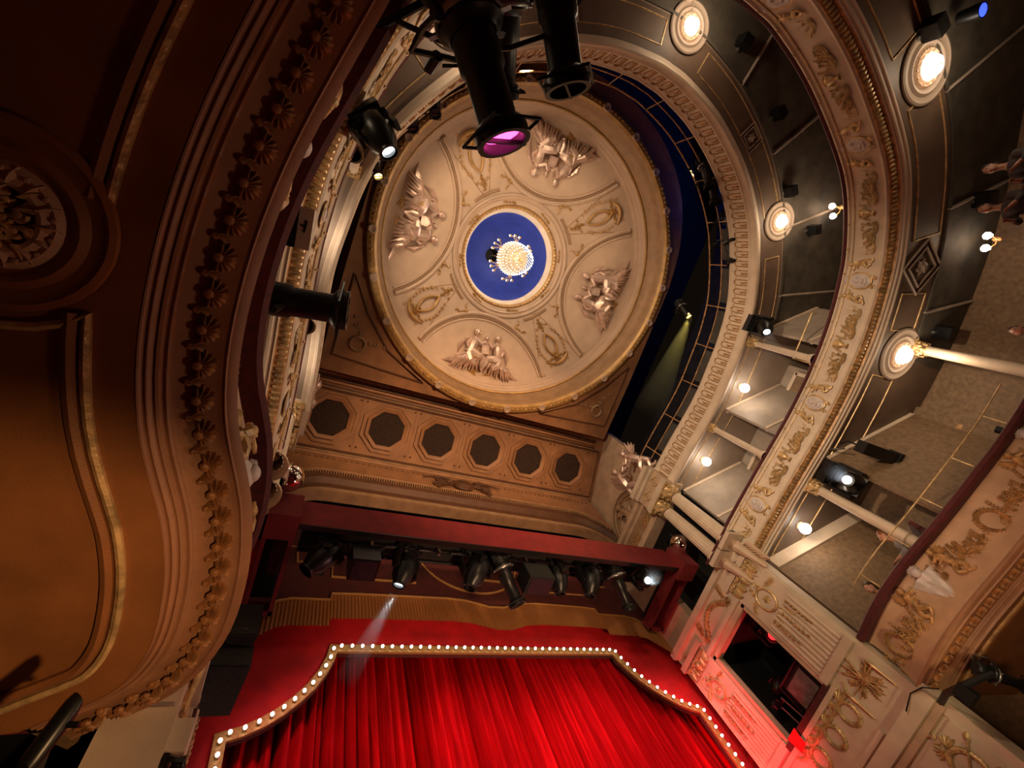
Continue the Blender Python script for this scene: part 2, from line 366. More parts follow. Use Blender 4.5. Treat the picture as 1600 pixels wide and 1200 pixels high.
part('dome_shell', dlathe([(4.25, 14.2), (4.1, 14.29), (4.0, 14.36), (3.7, 14.49), (3.4, 14.62), (2.7, 14.86), (2.0, 15.12), (1.95, 15.14)]), 'plaster', ceil_o)
part('ring_moulding', dlathe([(2.06, 15.06), (2.0, 15.04), (1.96, 15.12), (1.90, 15.14), (1.88, 15.1), (1.84, 15.16)]), 'plaster', ceil_o)
part('ring_band', dlathe([(1.84, 15.16), (1.74, 15.2), (1.70, 15.3)]), 'plaster', ceil_o)
part('ring_rope', dlathe([(1.72, 15.24), (1.68, 15.2), (1.62, 15.24), (1.62, 15.34), (1.60, 15.4)]), 'dome_gold', ceil_o)
rp = MB()
for i in range(84):
    a = 2 * pi * i / 84
    rp.ball((DC.x + 1.66 * cos(a), DC.y + 1.66 * sin(a), 15.22), (.055, .03, .05), 5, 4, Matrix.Rotation(a + .9, 3, 'Z'))
part('rope_leaf', rp, 'gold_dark', ceil_o, stuff=True)
part('ring_collar', dlathe([(1.62, 15.36), (1.54, 15.44), (1.51, 15.52), (1.50, 15.62)]), 'cream', ceil_o)
part('blue_dome', dlathe([(1.50, 15.6), (1.49, 15.95), (1.40, 16.4), (1.22, 16.85), (.95, 17.2), (.6, 17.42), (.27, 17.5)], 64), 'blue', ceil_o)
part('shaft', dlathe([(.27, 17.5), (.27, 18.2)], 24), 'black_matt', ceil_o)
hb = MB()
for i in range(36):
    a = 2 * pi * i / 36
    for r_ in (.36, .46, .56): hb.ball((DC.x + r_ * cos(a + r_), DC.y + r_ * sin(a + r_), 17.5 - (r_ - .27) * .18), .014, 4, 3)
part('vent_holes', hb, 'black_matt', ceil_o, stuff=True)
# egg-like ornament strip and medallions on the rim
mb = MB()
for i in range(200):
    a = 2 * pi * i / 200
    mb.ball((DC.x + 4.70 * cos(a), DC.y + 4.70 * sin(a), 12.86), (.022, .05, .035), 5, 3, Matrix.Rotation(a + (.6 if i % 2 else -.6), 3, 'Z'))
part('rim_leaf_strip', mb, 'dome_gold', ceil_o, stuff=True)
ros = MB().lathe([(0, .05), (.05, .045), (.085, .06), (.115, .05), (.12, 0)], 12).mesh('rim_medallion', 'plaster')
for i in range(24):
    a = radians(i * 15 + 5); inst('rim_medallion', ros, ceil_o, frame((DC.x + 4.70 * cos(a), DC.y + 4.70 * sin(a), 12.875), (-sin(a), cos(a), 0), (-cos(a), -sin(a), 0), (0, 0, -1)))
# arched panel mouldings: arcs of circles R = 2.7 about points 4.8 from the centre
def arc_on_dome(R, c, th0, rmax, n=40, off=.02):
    pts = []
    for i in range(n + 1):
        b = radians(180 + th0 - 75 + 150 * i / n)
        q = Vector((c * cos(radians(th0)) + R * cos(b), c * sin(radians(th0)) + R * sin(b)))
        if q.length <= rmax: pts.append(dome(q.length, degrees(atan2(q.y, q.x)), off))
    return pts
for th0 in (0, 90, 180, 270):
    a1 = part('panel_arch', MB().tube(arc_on_dome(2.70, 4.8, th0, 4.26), .07, 6), 'plaster', ceil_o)
    part('panel_arch_fillet', MB().tube(arc_on_dome(2.60, 4.8, th0, 4.26), .03, 5), 'plaster_line', a1)
    part('panel_arch_fillet', MB().tube(arc_on_dome(2.52, 4.8, th0, 4.26, off=.01), .045, 5), 'plaster', a1)
for k in range(4):
    th = 45 + 90 * k
    for sg in (-1, 1):
        part('wedge_line', MB().tube([dome(2.12 + (4.22 - 2.12) * i / 10, th + sg * (5 + 1.0 * 11 * (i / 10) ** .6 - 4) * (1 if i else 1), .008) for i in range(11)], .012, 4), 'plaster_line', ceil_o)
    part('wedge_base', MB().tube([dome(2.2, th - 12 + 24 * i / 8, .01) for i in range(9)], .05, 5), 'plaster_line', ceil_o)

# ------------------------------------------------------------------ relief vocabulary (local: x along, y up, z out)
def leaf(mb, x, y, ang, L, W, z=.02, n=5):
    ca, sa = cos(ang), sin(ang); c = []
    for i in range(n):
        t = i / (n - 1); ww = W * sin(pi * (t * .85 + .12)) * .5; px, py = t * L, .15 * L * sin(pi * t) * .6
        for q, hz in ((-ww, .15), (0, 1), (ww, .15)): c.append(Vector((x + ca * px - sa * (py + q), y + sa * px + ca * (py + q), z * hz * (1.2 - t * .7))))
    rows = [c[i * 3:i * 3 + 3] for i in range(n)]; mb.grid(rows)
def curl(mb, x, y, a0, R, turns, r0, z=.02, dirn=1, n=14, rs=5):
    pts = []; rr = []
    for i in range(n + 1):
        t = i / n; a = a0 + dirn * turns * 2 * pi * t; q = R * (1 - .8 * t)
        pts.append((x + q * cos(a) , y + q * sin(a), z)); rr.append(r0 * (1 - .45 * t))
    mb.tube(pts, rr, rs); mb.ball((x, y, z), (r0 * 1.5, r0 * 1.5, r0 * 1.3), 6, 4)
def stem(mb, pts, r0, r1=None, z=.02, rs=5):
    r1 = r0 if r1 is None else r1; m = len(pts) - 1
    mb.tube([(p[0], p[1], p[2] if len(p) > 2 else z) for p in pts], [r0 + (r1 - r0) * i / m for i in range(len(pts))], rs)
def bez(p0, p1, p2, n=8): return [tuple(a * (1 - t) ** 2 + 2 * b * t * (1 - t) + c * t * t for a, b, c in zip(p0, p1, p2)) for t in [i / n for i in range(n + 1)]]
def spray(mb, x, y, ang, L, s=1., seed=0):
    rn = random.Random(seed); bend = rn.uniform(-.5, .5)
    p = [(x, y)]; a = ang
    for i in range(6):
        a += bend / 5; p.append((p[-1][0] + cos(a) * L / 6, p[-1][1] + sin(a) * L / 6))
        leaf(mb, p[-1][0], p[-1][1], a + .8, .10 * s, .045 * s); leaf(mb, p[-1][0], p[-1][1], a - .8, .10 * s, .045 * s)
    stem(mb, p, .012 * s, .006 * s); mb.ball((p[-1][0], p[-1][1], .02), .026 * s, 6, 4); leaf(mb, p[-1][0], p[-1][1], a, .09 * s, .05 * s)
def flower(mb, x, y, R, z=.025):
    for k in range(6): leaf(mb, x, y, k * pi / 3, R, R * .7, z)
    mb.ball((x, y, z), R * .32, 6, 4)
def cherub(sg=1, S=1.):           # winged infant kneeling toward -x*sg
    mb = MB(); f = lambda *p: tuple((q[0] * sg * S, q[1] * S, q[2] * S) for q in p)
    def B(c, r): mb.ball(f(c)[0], tuple(k * S for k in r), 8, 6)
    def T(pts, rr): mb.tube(f(*pts), [k * S for k in rr], 7)
    B((.02, .30, .07), (.055, .06, .055))                       # head
    B((.055, .335, .06), (.03, .03, .03)); B((-.025, .295, .10), (.016, .014, .014))
    T([(.01, .25, .06), (.03, .19, .07), (.06, .10, .07), (.09, .03, .06)], [.03, .062, .066, .05])   # trunk
    T([(.09, .03, .06), (.02, -.03, .09), (-.03, -.07, .08)], [.05, .042, .03]); T([(-.03, -.07, .08), (.03, -.13, .07), (.06, -.14, .06)], [.03, .026, .018])
    T([(.10, .02, .05), (.14, -.07, .05), (.08, -.14, .05)], [.05, .04, .028]); T([(.08, -.14, .05), (.15, -.18, .04), (.19, -.17, .04)], [.028, .022, .014])
    T([(.0, .22, .08), (-.07, .18, .10), (-.13, .21, .09)], [.028, .022, .015]); T([(.06, .21, .05), (.0, .13, .11), (-.07, .11, .11)], [.028, .022, .015])
    for i in range(4): leaf(mb, .08 * sg * S, .2 * S, (pi / 2 if sg > 0 else pi / 2) - sg * (.35 + .28 * i), (.22 - .025 * i) * S, .06 * S, .03 * S)
    return mb
def shell(n=9, R=.15, dep=.045):
    mb = MB(); rows = []
    for i in range(2 * n + 1):
        a = radians(-15 + 210 * i / (2 * n)); hz = 1 if i % 2 else .35; rr = R * (1 if i % 2 else .88)
        rows.append([(0, 0, dep * .7), (.5 * rr * cos(a), .5 * rr * sin(a), dep * (.75 + .35 * hz)), (.85 * rr * cos(a), .85 * rr * sin(a), dep * hz), (rr * cos(a), rr * sin(a), 0)])
    mb.grid(rows); mb.ball((0, -.01, dep * .7), (.035, .03, .025), 6, 4); return mb
def urn():
    mb = MB(); mb.lathe([(.0, -.15), (.06, -.15), (.06, -.13), (.025, -.11), (.02, -.07), (.05, -.05), (.085, .0), (.10, .06), (.095, .075), (.06, .09), (.055, .11), (.085, .13), (.085, .14), (0, .14)], 12, Matrix.Translation((0, 0, .02)) @ Matrix.Rotation(-pi / 2, 4, 'X') @ Matrix.Diagonal((1, .55, 1, 1)))
    for sg in (-1, 1): curl(mb, sg * .11, .06, pi / 2, .04, .7, .012, .03, sg)
    return mb
def wreath(R=.2, r=.045, n=26, ell=1.2):
    mb = MB()
    for i in range(n):
        a = 2 * pi * i / n
        for k in (-1, 0, 1): leaf(mb, R * cos(a) + k * r * .6 * cos(a), ell * (R * sin(a) + k * r * .6 * sin(a)), a + pi / 2 + k * .5, R * .42, r * 1.1, .05)
    mb.tube([(R * cos(2 * pi * i / 24), ell * R * sin(2 * pi * i / 24), .015) for i in range(24)], r * .6, 6, closed=True); return mb
def figure(sg=1, seed=1):
    """draped seated figure leaning toward the middle of its group"""
    rn = random.Random(seed); mb = MB(); X = lambda p: (p[0] * sg, p[1], p[2])
    T = lambda pts, rr, n=8: mb.tube([X(p) for p in pts], rr, n)
    mb.ball(X((.28, .86, .16)), (.075, .09, .08), 9, 7); mb.ball(X((.31, .89, .15)), (.075, .075, .07), 8, 5)      # head, hair
    mb.ball(X((.215, .845, .2)), (.02, .03, .03), 5, 4)
    T([(.28, .78, .13), (.30, .72, .13), (.33, .60, .15), (.36, .46, .14), (.40, .34, .12)], [.035, .07, .115, .105, .13])
    T([(.27, .70, .17), (.14, .60, .22), (.05, .68, .2)], [.05, .04, .028]); T([(.40, .68, .12), (.50, .56, .14), (.46, .44, .2)], [.05, .042, .03])
    T([(.36, .36, .18), (.18, .30, .24), (.06, .30, .2)], [.11, .095, .07]); T([(.06, .30, .2), (.05, .15, .18), (-.02, .03, .12)], [.075, .055, .035])
    T([(.42, .32, .15), (.36, .16, .22), (.22, .10, .2)], [.11, .09, .06])
    for k in range(9):                                                                                                 # fall of drapery
        a = .10 + .085 * k; x1 = .12 + .09 * k + rn.uniform(-.03, .03); y1 = -.02 + .05 * rn.random() - .01 * k
        T([(.22 + .03 * k, .36 - .012 * k, .2), (.18 + .06 * k, .2 - .01 * k, .21 + .03 * (k % 2)), (x1, y1, .07)], [.03, .05, .012], 5)
    for k in range(6):                                                                                                 # train tapering along the rim
        T([(.48, .30 - .03 * k, .13), (.72, .16 - .02 * k + .04 * rn.random(), .12), (1.0 + .03 * k, .02 + .02 * rn.random(), .05)], [.05, .045, .012], 5)
    for k in range(4): T([(.40 + .03 * k, .74 - .03 * k, .08), (.54 + .04 * k, .66 - .05 * k, .10), (.62 + .02 * k, .46 - .05 * k, .06)], [.02, .045, .012], 5)
    return mb

# dome figure groups, medallions and small scrolls
for k, th in enumerate((90, 0, 270, 180)):
    X = domeframe(4.0, th, .02)
    g = link('figure_relief', None, ceil_o); g.matrix_local = Matrix.Translation(Vector((0, 0, Z0)) - ceil_o.location) @ X @ Matrix.Diagonal((1.36, 1.5, 1.5, 1))
    for sg in (-1, 1):
        o = link('draped_figure', figure(sg, 3 * k + sg).mesh('draped_figure', 'silver'), g)
        mb = MB(); stem(mb, bez((sg * .98, .06), (sg * 1.2, .10), (sg * 1.32, .22), 8), .04, .02); curl(mb, sg * 1.32, .16, pi / 2, .06, .9, .02, .03, sg)
        flower(mb, sg * 1.1, .1, .06); link('gold_scroll', mb.mesh('gold_scroll', 'dome_gold'), g)
    mb = MB().box((0, .52, .10), (.20, .22, .14), Matrix.Rotation(.12, 3, 'Z')).ball((0, .80, .12), (.06, .075, .06), 8, 6).lathe([(.07, .0), (.045, .05), (.04, .1)], 8, Matrix.Translation((0, .64, .1)) @ Matrix.Rotation(-pi / 2, 4, 'X'))
    link('bust_on_pedestal', mb.mesh('bust_on_pedestal', 'silver'), g)
    mb = MB(); mb.tube([(-.46, .16, .24), (-.2, .3, .28)], [.02, .035], 6); leaf(mb, -.28, -.04, .2, .26, .1, .05); leaf(mb, -.24, -.02, -.5, .18, .09, .05); leaf(mb, .15, -.02, .1, .2, .08, .05)
    link('gilded_attribute', mb.mesh('gilded_attribute', 'dome_gold'), g)
med = MB()
for q in (-1, 1): med.tube(bez((0, -.34, .03), (q * .30, .0, .03), (0, .34, .03), 12), .026, 6); 
for q in (-1, 1):
    for i in range(9):
        t = i / 8; x = q * (.16 + .26 * sin(pi * (t * .8 + .1)) * .75); y = .40 - .85 * t
        med.ball((x, y, .03), .028 + .008 * (i % 2), 6, 4)
        if i % 2: leaf(med, x, y, (0 if q > 0 else pi) + .4 * q, .07, .04)
    for i in range(5): leaf(med, q * .05, -.28 - .03 * i, pi / 2 + q * (pi / 2 + .2 * i - .4), .17, .07, .05)
    for i in range(6): curl(med, q * (.06 + .03 * i), -.34 - .02 * (i % 3), i, .03, .8, .012)
    curl(med, q * .30, -.58, pi / 2, .06, .9, .016, .02, q); curl(med, q * .22, -.70, -pi / 2, .05, .8, .014, .02, -q); curl(med, q * .15, .56, 0, .04, .8, .012, .02, q)
    for i in range(4): med.ball((q * .42, -.42 - .05 * i, .015), .014, 4, 3)
med.tube(bez((-.34, -.36, .04), (0, -.70, .06), (.34, -.36, .04), 12), [.012 + .034 * sin(pi * i / 12) for i in range(13)], 6)
for i in range(5): leaf(med, 0, -.56, -pi / 2 + (i - 2) * .5, .22 if i == 2 else .13, .05)
for i in range(5): leaf(med, 0, .46 + .07 * i, pi / 2 + (.9 if i % 2 else -.9), .10, .05); flower(med, 0, .45 + .08 * i, .04)
for i in range(6): med.ball((.08 * cos(i), .6 + .05 * sin(2 * i), .02), .02, 5, 3)
med_m = med.mesh('medallion', 'dome_gold')
for k in range(4): inst('medallion', med_m, ceil_o, domeframe(3.32, 45 + 90 * k, .01) @ Matrix.Diagonal((1.32, 1.32, 1.9, 1)))
sc_ = MB(); curl(sc_, 0, 0, 0, .075, 1.4, .018); sc_.ball((0, 0, .02), .045, 8, 5)
stem(sc_, bez((.09, .0), (.16, .10), (.2, 0)), .016); curl(sc_, .26, .02, pi, .05, .7, .014); stem(sc_, bez((-.02, -.09), (.08, -.16), (-.03, -.22)), .014, .006)
sc_m = sc_.mesh('corner_scroll', 'dome_gold')
for k in range(4):
    for sg in (-1, 1): inst('corner_scroll', sc_m, ceil_o, domeframe(2.42, 45 + 90 * k + sg * 21, .008) @ Matrix.Diagonal((sg * 1.35, -1.35, 1.8, 1)) @ Matrix.Rotation(.5, 4, 'Z'))
rb = MB(); flower(rb, 0, 0, .05); spray(rb, .05, 0, 0, .14, .6); spray(rb, -.05, 0, pi, .14, .6); rb_m = rb.mesh('ring_rosette', 'dome_gold')
for k in range(8): inst('ring_rosette', rb_m, ceil_o, frame(Vector((DC.x + 1.80 * cos(radians(22 + 45 * k)), DC.y + 1.80 * sin(radians(22 + 45 * k)), 15.16)), (-sin(radians(22 + 45 * k)), cos(radians(22 + 45 * k)), 0), (-cos(radians(22 + 45 * k)), -sin(radians(22 + 45 * k)), 0), (0, 0, -1)))
# spandrels: grooved triangles with wreath and ribbons
for sg in (-1, 1):
    tri = [(sg * 4.72, 3.25), (sg * 2.05, 3.40), (sg * 3.3, 2.75), (sg * 4.1, 1.9), (sg * 4.72, .95)]
    sp = part('spandrel_panel', MB().tube([(x, y, 12.985) for x, y in tri], .03, 5, closed=True), 'terra_dark', ceil_o)
    X = frame((sg * 4.15, 2.78, 12.99), (1, 0, 0), (0, -1, 0), (0, 0, -1))
    wm = wreath(.2, .05, 20, 1.).mesh('spandrel_wreath', 'terra_light'); o = inst('spandrel_wreath', wm, sp, X)
    mb = MB(); 
    for d in (0, 1):
        for i in range(3):
            u = .32 + .2 * i; c = (-sg * u, 0) if d == 0 else (.12 * sg * i, u + .02)
            curl(mb, c[0], c[1] + (.12 if d == 0 else 0), i * pi, .08, .6, .02, .015, 1 if i % 2 else -1)
    inst('ribbon', mb.mesh('ribbon', 'terra_light'), sp, X)

# ------------------------------------------------------------------ sounding board with octagonal grilles, proscenium arch
def board(x, y, n=0): h = 13.5 - .319 * (y - 3.75); return Vector((x, y, h)) + Vector((0, -.304, -.953)) * n
bmb = MB().grid([[board(-5.5, 3.7), board(5.5, 3.7)], [board(-5.5, 6.12), board(5.5, 6.12)]])
brd = struct('ceiling', bmb, 'terra')
BX = frame((0, 0, 0), (1, 0, 0), (0, -.953, .304), (0, -.304, -.953))
def bframe(x, y, n=0): m = BX.copy(); m.translation = board(x, y, n); return m
c8 = lambda R, a0=pi / 8: [(R * cos(a0 + k * pi / 4), R * sin(a0 + k * pi / 4)) for k in range(8)]
def ring8(R0, R1, z0, z1):
    a, b = c8(R0), c8(R1); mb = MB(); mb.grid([[(x, y, 0) for x, y in a], [(x, y, z0) for x, y in a], [(x, y, z1) for x, y in b], [(x, y, -.02) for x, y in b]], cv=True); return mb
o1 = ring8(.80, .74, .05, .045); o1.merge(ring8(.74, .66, .02, .01)); o1.merge(ring8(.66, .55, .08, .03)); oct_m = o1.mesh('octagonal_grille', 'terra')
wm = MB()
for i in range(-7, 8):
    u = i * .07; L = min(.53, .53 * 1.41 - abs(u) * 1.0) if abs(u) > .22 else .53
    wm.tube([(u, -L, .012), (u, L, .012)], .007, 4, cap=False); wm.tube([(-L, u, .014), (L, u, .014)], .007, 4, cap=False)
wire_m = wm.mesh('wire_mesh', 'terra_dark', False); back_m = MB().prism(c8(.58), .001, .006).mesh('duct_opening', 'black_matt', False)
ln_m = MB().box((0, 0, .006), (.05, 1.6, .012)).mesh('panel_strip', 'terra')
stud = MB().ball((0, 0, .01), (.035, .035, .02), 6, 4).mesh('stud', 'terra_dark')
for i in range(6):
    x = -4.29 + 1.657 * i; g = inst('octagonal_grille', oct_m, brd, bframe(x, 5.12, .0))
    for nm, me in (('duct_opening', back_m), ('wire_mesh', wire_m)):
        o = link(nm, me, g)
    for sx in (-1, 1):
        for sy in (-1, 1): inst('stud', stud, brd, bframe(x + sx * .74, 5.12 + sy * .66))
    if i < 5: inst('panel_strip', ln_m, brd, bframe(x + .83, 5.12))
# panel border grooves
for pts in ([(-5.2, 4.36), (5.2, 4.36), (5.2, 5.98), (-5.2, 5.98)],):
    part('panel_groove', MB().tube([board(x, y, .01) for x, y in pts], .035, 5, closed=True), 'terra_dark', brd)
    part('panel_bead', MB().tube([board(x * 1.012, y + (.06 if y > 5 else -.06), .01) for x, y in pts], .03, 5, closed=True), 'terra_light', brd)
# cornice between ceiling and board
for k, (y, z, r, m) in enumerate(((3.78, 0, .07, 'terra'), (3.92, .03, .06, 'terra'), (4.05, .0, .045, 'terra_dark'), (4.14, .03, .05, 'terra'), (4.26, .02, .035, 'terra_dark'))):
    part('cornice_moulding', MB().tube([board(-4.95, y, z), board(4.95, y, z)], r, 6), m, brd)
lf = MB()
for i in range(110):
    x = -4.9 + 9.8 * i / 109; p = board(x, 4.0, .07); lf.ball(p, (.03, .05, .03), 5, 3)
part('cornice_leaf', lf, 'terra_dark', brd, stuff=True)
# the cove down to the arch
arch = []
for i in range(41):
    x = -5.2 + 10.4 * i / 40; e = max(0, (abs(x) - 3.9) / 1.3); d = .95 * e ** 2.2
    prof = [(6.05, 12.77), (6.12, 12.70), (6.06, 12.55), (6.10, 12.3), (6.13, 11.98 - d * .6), (6.11, 11.9 - d * .75), (6.16, 11.82 - d * .85), (6.2, 11.6 - d), (6.34, 11.5 - d), (6.36, 11.3 - d), (6.28, 11.2 - d), (6.28, 11.05 - d), (6.6, 11.05 - d), (6.65, 12.9)]
    arch.append([(x, y, h) for y, h in prof])
aw = struct('trim_1', MB().grid([r[:7] for r in arch]), 'terra')
part('arch_moulding', MB().grid([r[6:11] for r in arch]), 'terra_dark', aw)
part('arch_edge', MB().grid([r[10:] for r in arch]), 'terra_light', aw)
dn = MB()
for i in range(150):
    x = -5.1 + 10.2 * i / 149; e = max(0, (abs(x) - 3.9) / 1.3); d = .95 * e ** 2.2; dn.box((x, 6.14, 11.78 - d), (.03, .06, .10))
part('arch_dentils', dn, 'terra_light', aw, stuff=True)
fl = MB()
for i in range(60):
    x = -4.9 + 9.8 * i / 59; fl.ball((x, 6.08, 12.42), (.05, .02, .025), 5, 3)
part('arch_leaf_line', fl, 'terra_dark', aw, stuff=True)
cart = MB().lathe([(0, .1), (.18, .09), (.24, .05), (.3, .06), (.33, 0)], 16, Matrix.Diagonal((1.1, .8, 1, 1)))
for q in (-1, 1):
    for i in range(4): spray(cart, q * (.25 + .05 * i), -.05 + .05 * i, (0 if q > 0 else pi) + q * (.5 - .35 * i), .55, 1.4, i)
    curl(cart, q * .5, .1, 0, .14, 1.2, .035, .04, q); stem(cart, bez((q * .4, .2), (q * .9, .35), (q * 1.3, .12)), .05, .015)
inst('cartouche', cart.mesh('cartouche', 'terra_dark'), aw, frame((0, 6.04, 12.1), (1, 0, 0), (0, 0, 1), (0, -1, 0)))
# ------------------------------------------------------------------ tiers
def tier(name, label, P, h): return thing(name, label, 'balcony', (0, -5.5, h))
def rear_ceiling(B, P, o, h, R, Rb, ymax, m, nb=9):
    ids = [i for i in range(P.n + 1) if P.p[i].y < ymax]
    E = lambda i: (P.p[i].x + P.N[i].x * o, P.p[i].y + P.N[i].y * o)
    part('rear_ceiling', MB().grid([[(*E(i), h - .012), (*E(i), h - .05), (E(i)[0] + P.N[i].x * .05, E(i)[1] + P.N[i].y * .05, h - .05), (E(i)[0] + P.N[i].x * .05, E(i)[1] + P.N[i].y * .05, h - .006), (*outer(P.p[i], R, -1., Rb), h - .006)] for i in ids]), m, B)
    for k in range(nb):
        i = ids[int((k + .5) * len(ids) / nb)]; a = Vector(E(i)); b = outer(P.p[i], R - .1, -1., Rb - .1); t = P.t[i]; b = b + t * .9
        part('ceiling_rib', MB().tube([(a.x, a.y, h - .03), (b.x, b.y, h - .03)], .035, 4), 'wall_grey', B)
def soffit(P, o, h, R, Rb, y0=None): return MB().grid([[(P.p[i].x + P.N[i].x * o, P.p[i].y + P.N[i].y * o, h), (*outer(P.p[i], R, -1., Rb), h)] for i in range(P.n + 1)])
B1 = tier('balcony', 'lowest balcony: dark brown soffit at left overhead, shell frieze, red velvet rail', P1, 2.7)
B2 = tier('balcony', 'middle balcony with cream cameo front and gold bead edge under the upper columns', P2, 6.4)
B3 = tier('balcony', 'topmost balcony with cream looped frieze just below the round ceiling', P3, 9.2)
# ---- lowest tier
part('rail_cushion', P1.sweep([(.18, 3.91), (.02, 3.92), (-.02, 3.96), (.0, 4.04), (.1, 4.09), (.28, 4.09), (.36, 4.03), (.36, 3.92), (.18, 3.91)]), 'velvet', B1)
f1 = part('front_panel', P1.sweep([(.17, 3.92), (.15, 3.88), (.18, 3.84), (.185, 3.74), (.18, 3.6), (.15, 3.4), (.09, 3.2), (.04, 3.12), (.02, 3.05)]), 'front1', B1)
part('lip_moulding', P1.sweep([(.0, 3.05), (-.02, 3.03), (-.03, 2.99), (-.005, 2.965), (.02, 2.955), (.025, 2.93)]), 'cove1', B1)
part('shell_cove', P1.sweep([(.025, 2.93), (.04, 2.94), (.12, 2.93), (.20, 2.90), (.27, 2.865), (.275, 2.85)]), 'cove1', B1)
part('cove_moulding', P1.sweep([(.275, 2.85), (.285, 2.835), (.305, 2.845), (.315, 2.82), (.33, 2.815), (.34, 2.83), (.355, 2.80), (.365, 2.795), (.38, 2.81), (.395, 2.76)]), 'cove1', B1)
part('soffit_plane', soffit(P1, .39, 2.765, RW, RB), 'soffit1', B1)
part('deck', soffit(P1, .1, 2.95, RW, RB), 'carpet', B1)
sh_big = shell(9, .088, .06).mesh('shell', 'shell'); lt = MB()
for q in (-1, 0, 1): leaf(lt, 0, -.02, pi / 2 + q * .55, .075, .04, .04)
lt.ball((0, -.02, .02), (.025, .025, .025), 6, 4); lt_m = lt.mesh('acanthus_bud', 'shell')
n1 = int(P1.L / .20)
for i in range(n1):
    d = (i + .5) * .20; p, t, n = P1.at(d)
    if n.x > .3 and p.x > 0 and p.y < -2: continue
    z = Vector((-n.x * .25, -n.y * .25, -1)).normalized(); y = Vector((-n.x, -n.y, 0)); y = (y - z * y.dot(z)).normalized()
    inst('shell', sh_big, B1, frame((p.x + n.x * .155, p.y + n.y * .155, 2.915), y.cross(z), y, z))
    p, t, n = P1.at(d + .1); z = Vector((-n.x * .25, -n.y * .25, -1)).normalized(); y = Vector((-n.x, -n.y, 0)); y = (y - z * y.dot(z)).normalized()
    inst('acanthus_bud', lt_m, B1, frame((p.x + n.x * .18, p.y + n.y * .18, 2.905), y.cross(z), y, z))
# gold panel lines of the soffit (they curl round the unlit medallion at left)
def poly_tube(pts, r, n=6): return MB().tube(pts, r, n)
dm = P1.near(-5.57, .46)
for a, b in ((P1.L * .45, dm - .16), (dm + .40, P1.L - .02), (0.05, P1.near(5.9, -1.2))):
    l1 = P1.line(.60, 2.752, a, b); l2 = P1.line(.665, 2.756, a, b)
    if a > P1.L * .6:                       # turn away round the medallion
        q = Vector((-6.5, .46, 2.752)); e0 = l1[0]; a0 = atan2(e0[1] - q.y, e0[0] - q.x); R = (Vector(e0) - q).length
        l1 = [(q.x + R * cos(a0 + 2.2 * (1 - k / 10)), q.y + R * sin(a0 + 2.2 * (1 - k / 10)), 2.752) for k in range(10)] + l1
    part('gold_line', poly_tube(l1, .024), 'gold', B1); part('groove_line', poly_tube(l2, .034), 'soffit1', B1)
# front ornaments
cam_mb = MB().ball((0, 0, .01), (.17, .24, .05), 14, 8)
cam_big = cam_mb.mesh('cameo', 'cameo')
bust = MB().ball((0, .08, .075), (.055, .07, .05), 10, 7).ball((-.05, .065, .075), (.02, .016, .02), 6, 4).ball((.025, .115, .07), (.058, .05, .05), 8, 6).ball((.075, .085, .065), (.028, .03, .03), 7, 5).tube([(.01, .04, .07), (.015, -.04, .065), (.0, -.10, .06)], [.032, .036, .075], 9).ball((.0, -.125, .05), (.105, .05, .05), 10, 6); bust_m = bust.mesh('cameo_bust', 'cameo')
shd = MB(); rws = []
for i in range(10):
    t = i / 9; wd = .20 * (1 - t) ** .6 + .012; rws.append([(wd * u, .20 - .48 * t, .07 * (1 - u * u) * (1 - .5 * t) + .015 * sin(u * 9 + 3 * t)) for u in (-1, -.75, -.5, -.25, 0, .25, .5, .75, 1)])
shd.grid(rws); shd.ball((0, .25, .06), (.075, .075, .06), 12, 8); shd_m = shd.mesh('draped_shield', 'cameo')
fr = MB().tube([(.19 * cos(2 * pi * i / 24), .26 * sin(2 * pi * i / 24), .02) for i in range(24)], .022, 6, closed=True)
for q in (-1, 1): curl(fr, q * .12, .30, pi / 2, .07, .9, .02, .03, q); curl(fr, q * .12, -.29, -pi / 2, .06, .8, .018, .03, -q)
leaf(fr, 0, .26, pi / 2, .14, .12, .05); fr_m = fr.mesh('gilded_frame', 'gold')
sh_top = shell(7, .12, .06).mesh('shell_crest', 'cameo')
ch = {s: cherub(s).mesh('cherub', 'gold') for s in (-1, 1)}
chd = {s: cherub(s).mesh('cherub', 'gold_dark') for s in (-1, 1)}
ur_m = urn().mesh('urn', 'gold')
def rich_spray(sg, seed):
    mb = MB(); rn = random.Random(seed)
    main = bez((0, -.14), (sg * .20, -.20), (sg * .30, -.03), 12); stem(mb, main, .008, .005, .016, 4); curl(mb, sg * .30, .02, -pi / 2, .055, 1.2, .008, .018, sg, 14, 4)
    for i, p in enumerate(main):
        for q in (-1, 1): leaf(mb, p[0], p[1], (0 if sg > 0 else pi) + q * (.9 + rn.uniform(-.2, .2)), .06 + .02 * rn.random(), .028, .02)
    for i in range(4): spray(mb, sg * (.0 + .07 * i), -.10 - .03 * (i == 1), pi / 2 - sg * (-.15 + .34 * i), .26 - .03 * i, .42, seed + i)
    for i in range(4): flower(mb, sg * (.05 + .08 * i), -.02 + .07 * ((i * 2) % 3) - .03 * i, .03)
    return mb
spr = {(s, m): rich_spray(s, 3).mesh('leaf_spray', m) for s in (-1, 1) for m in ('gold', 'gold_dark')}
def S(k): return Matrix.Diagonal((k, k, k, 1))
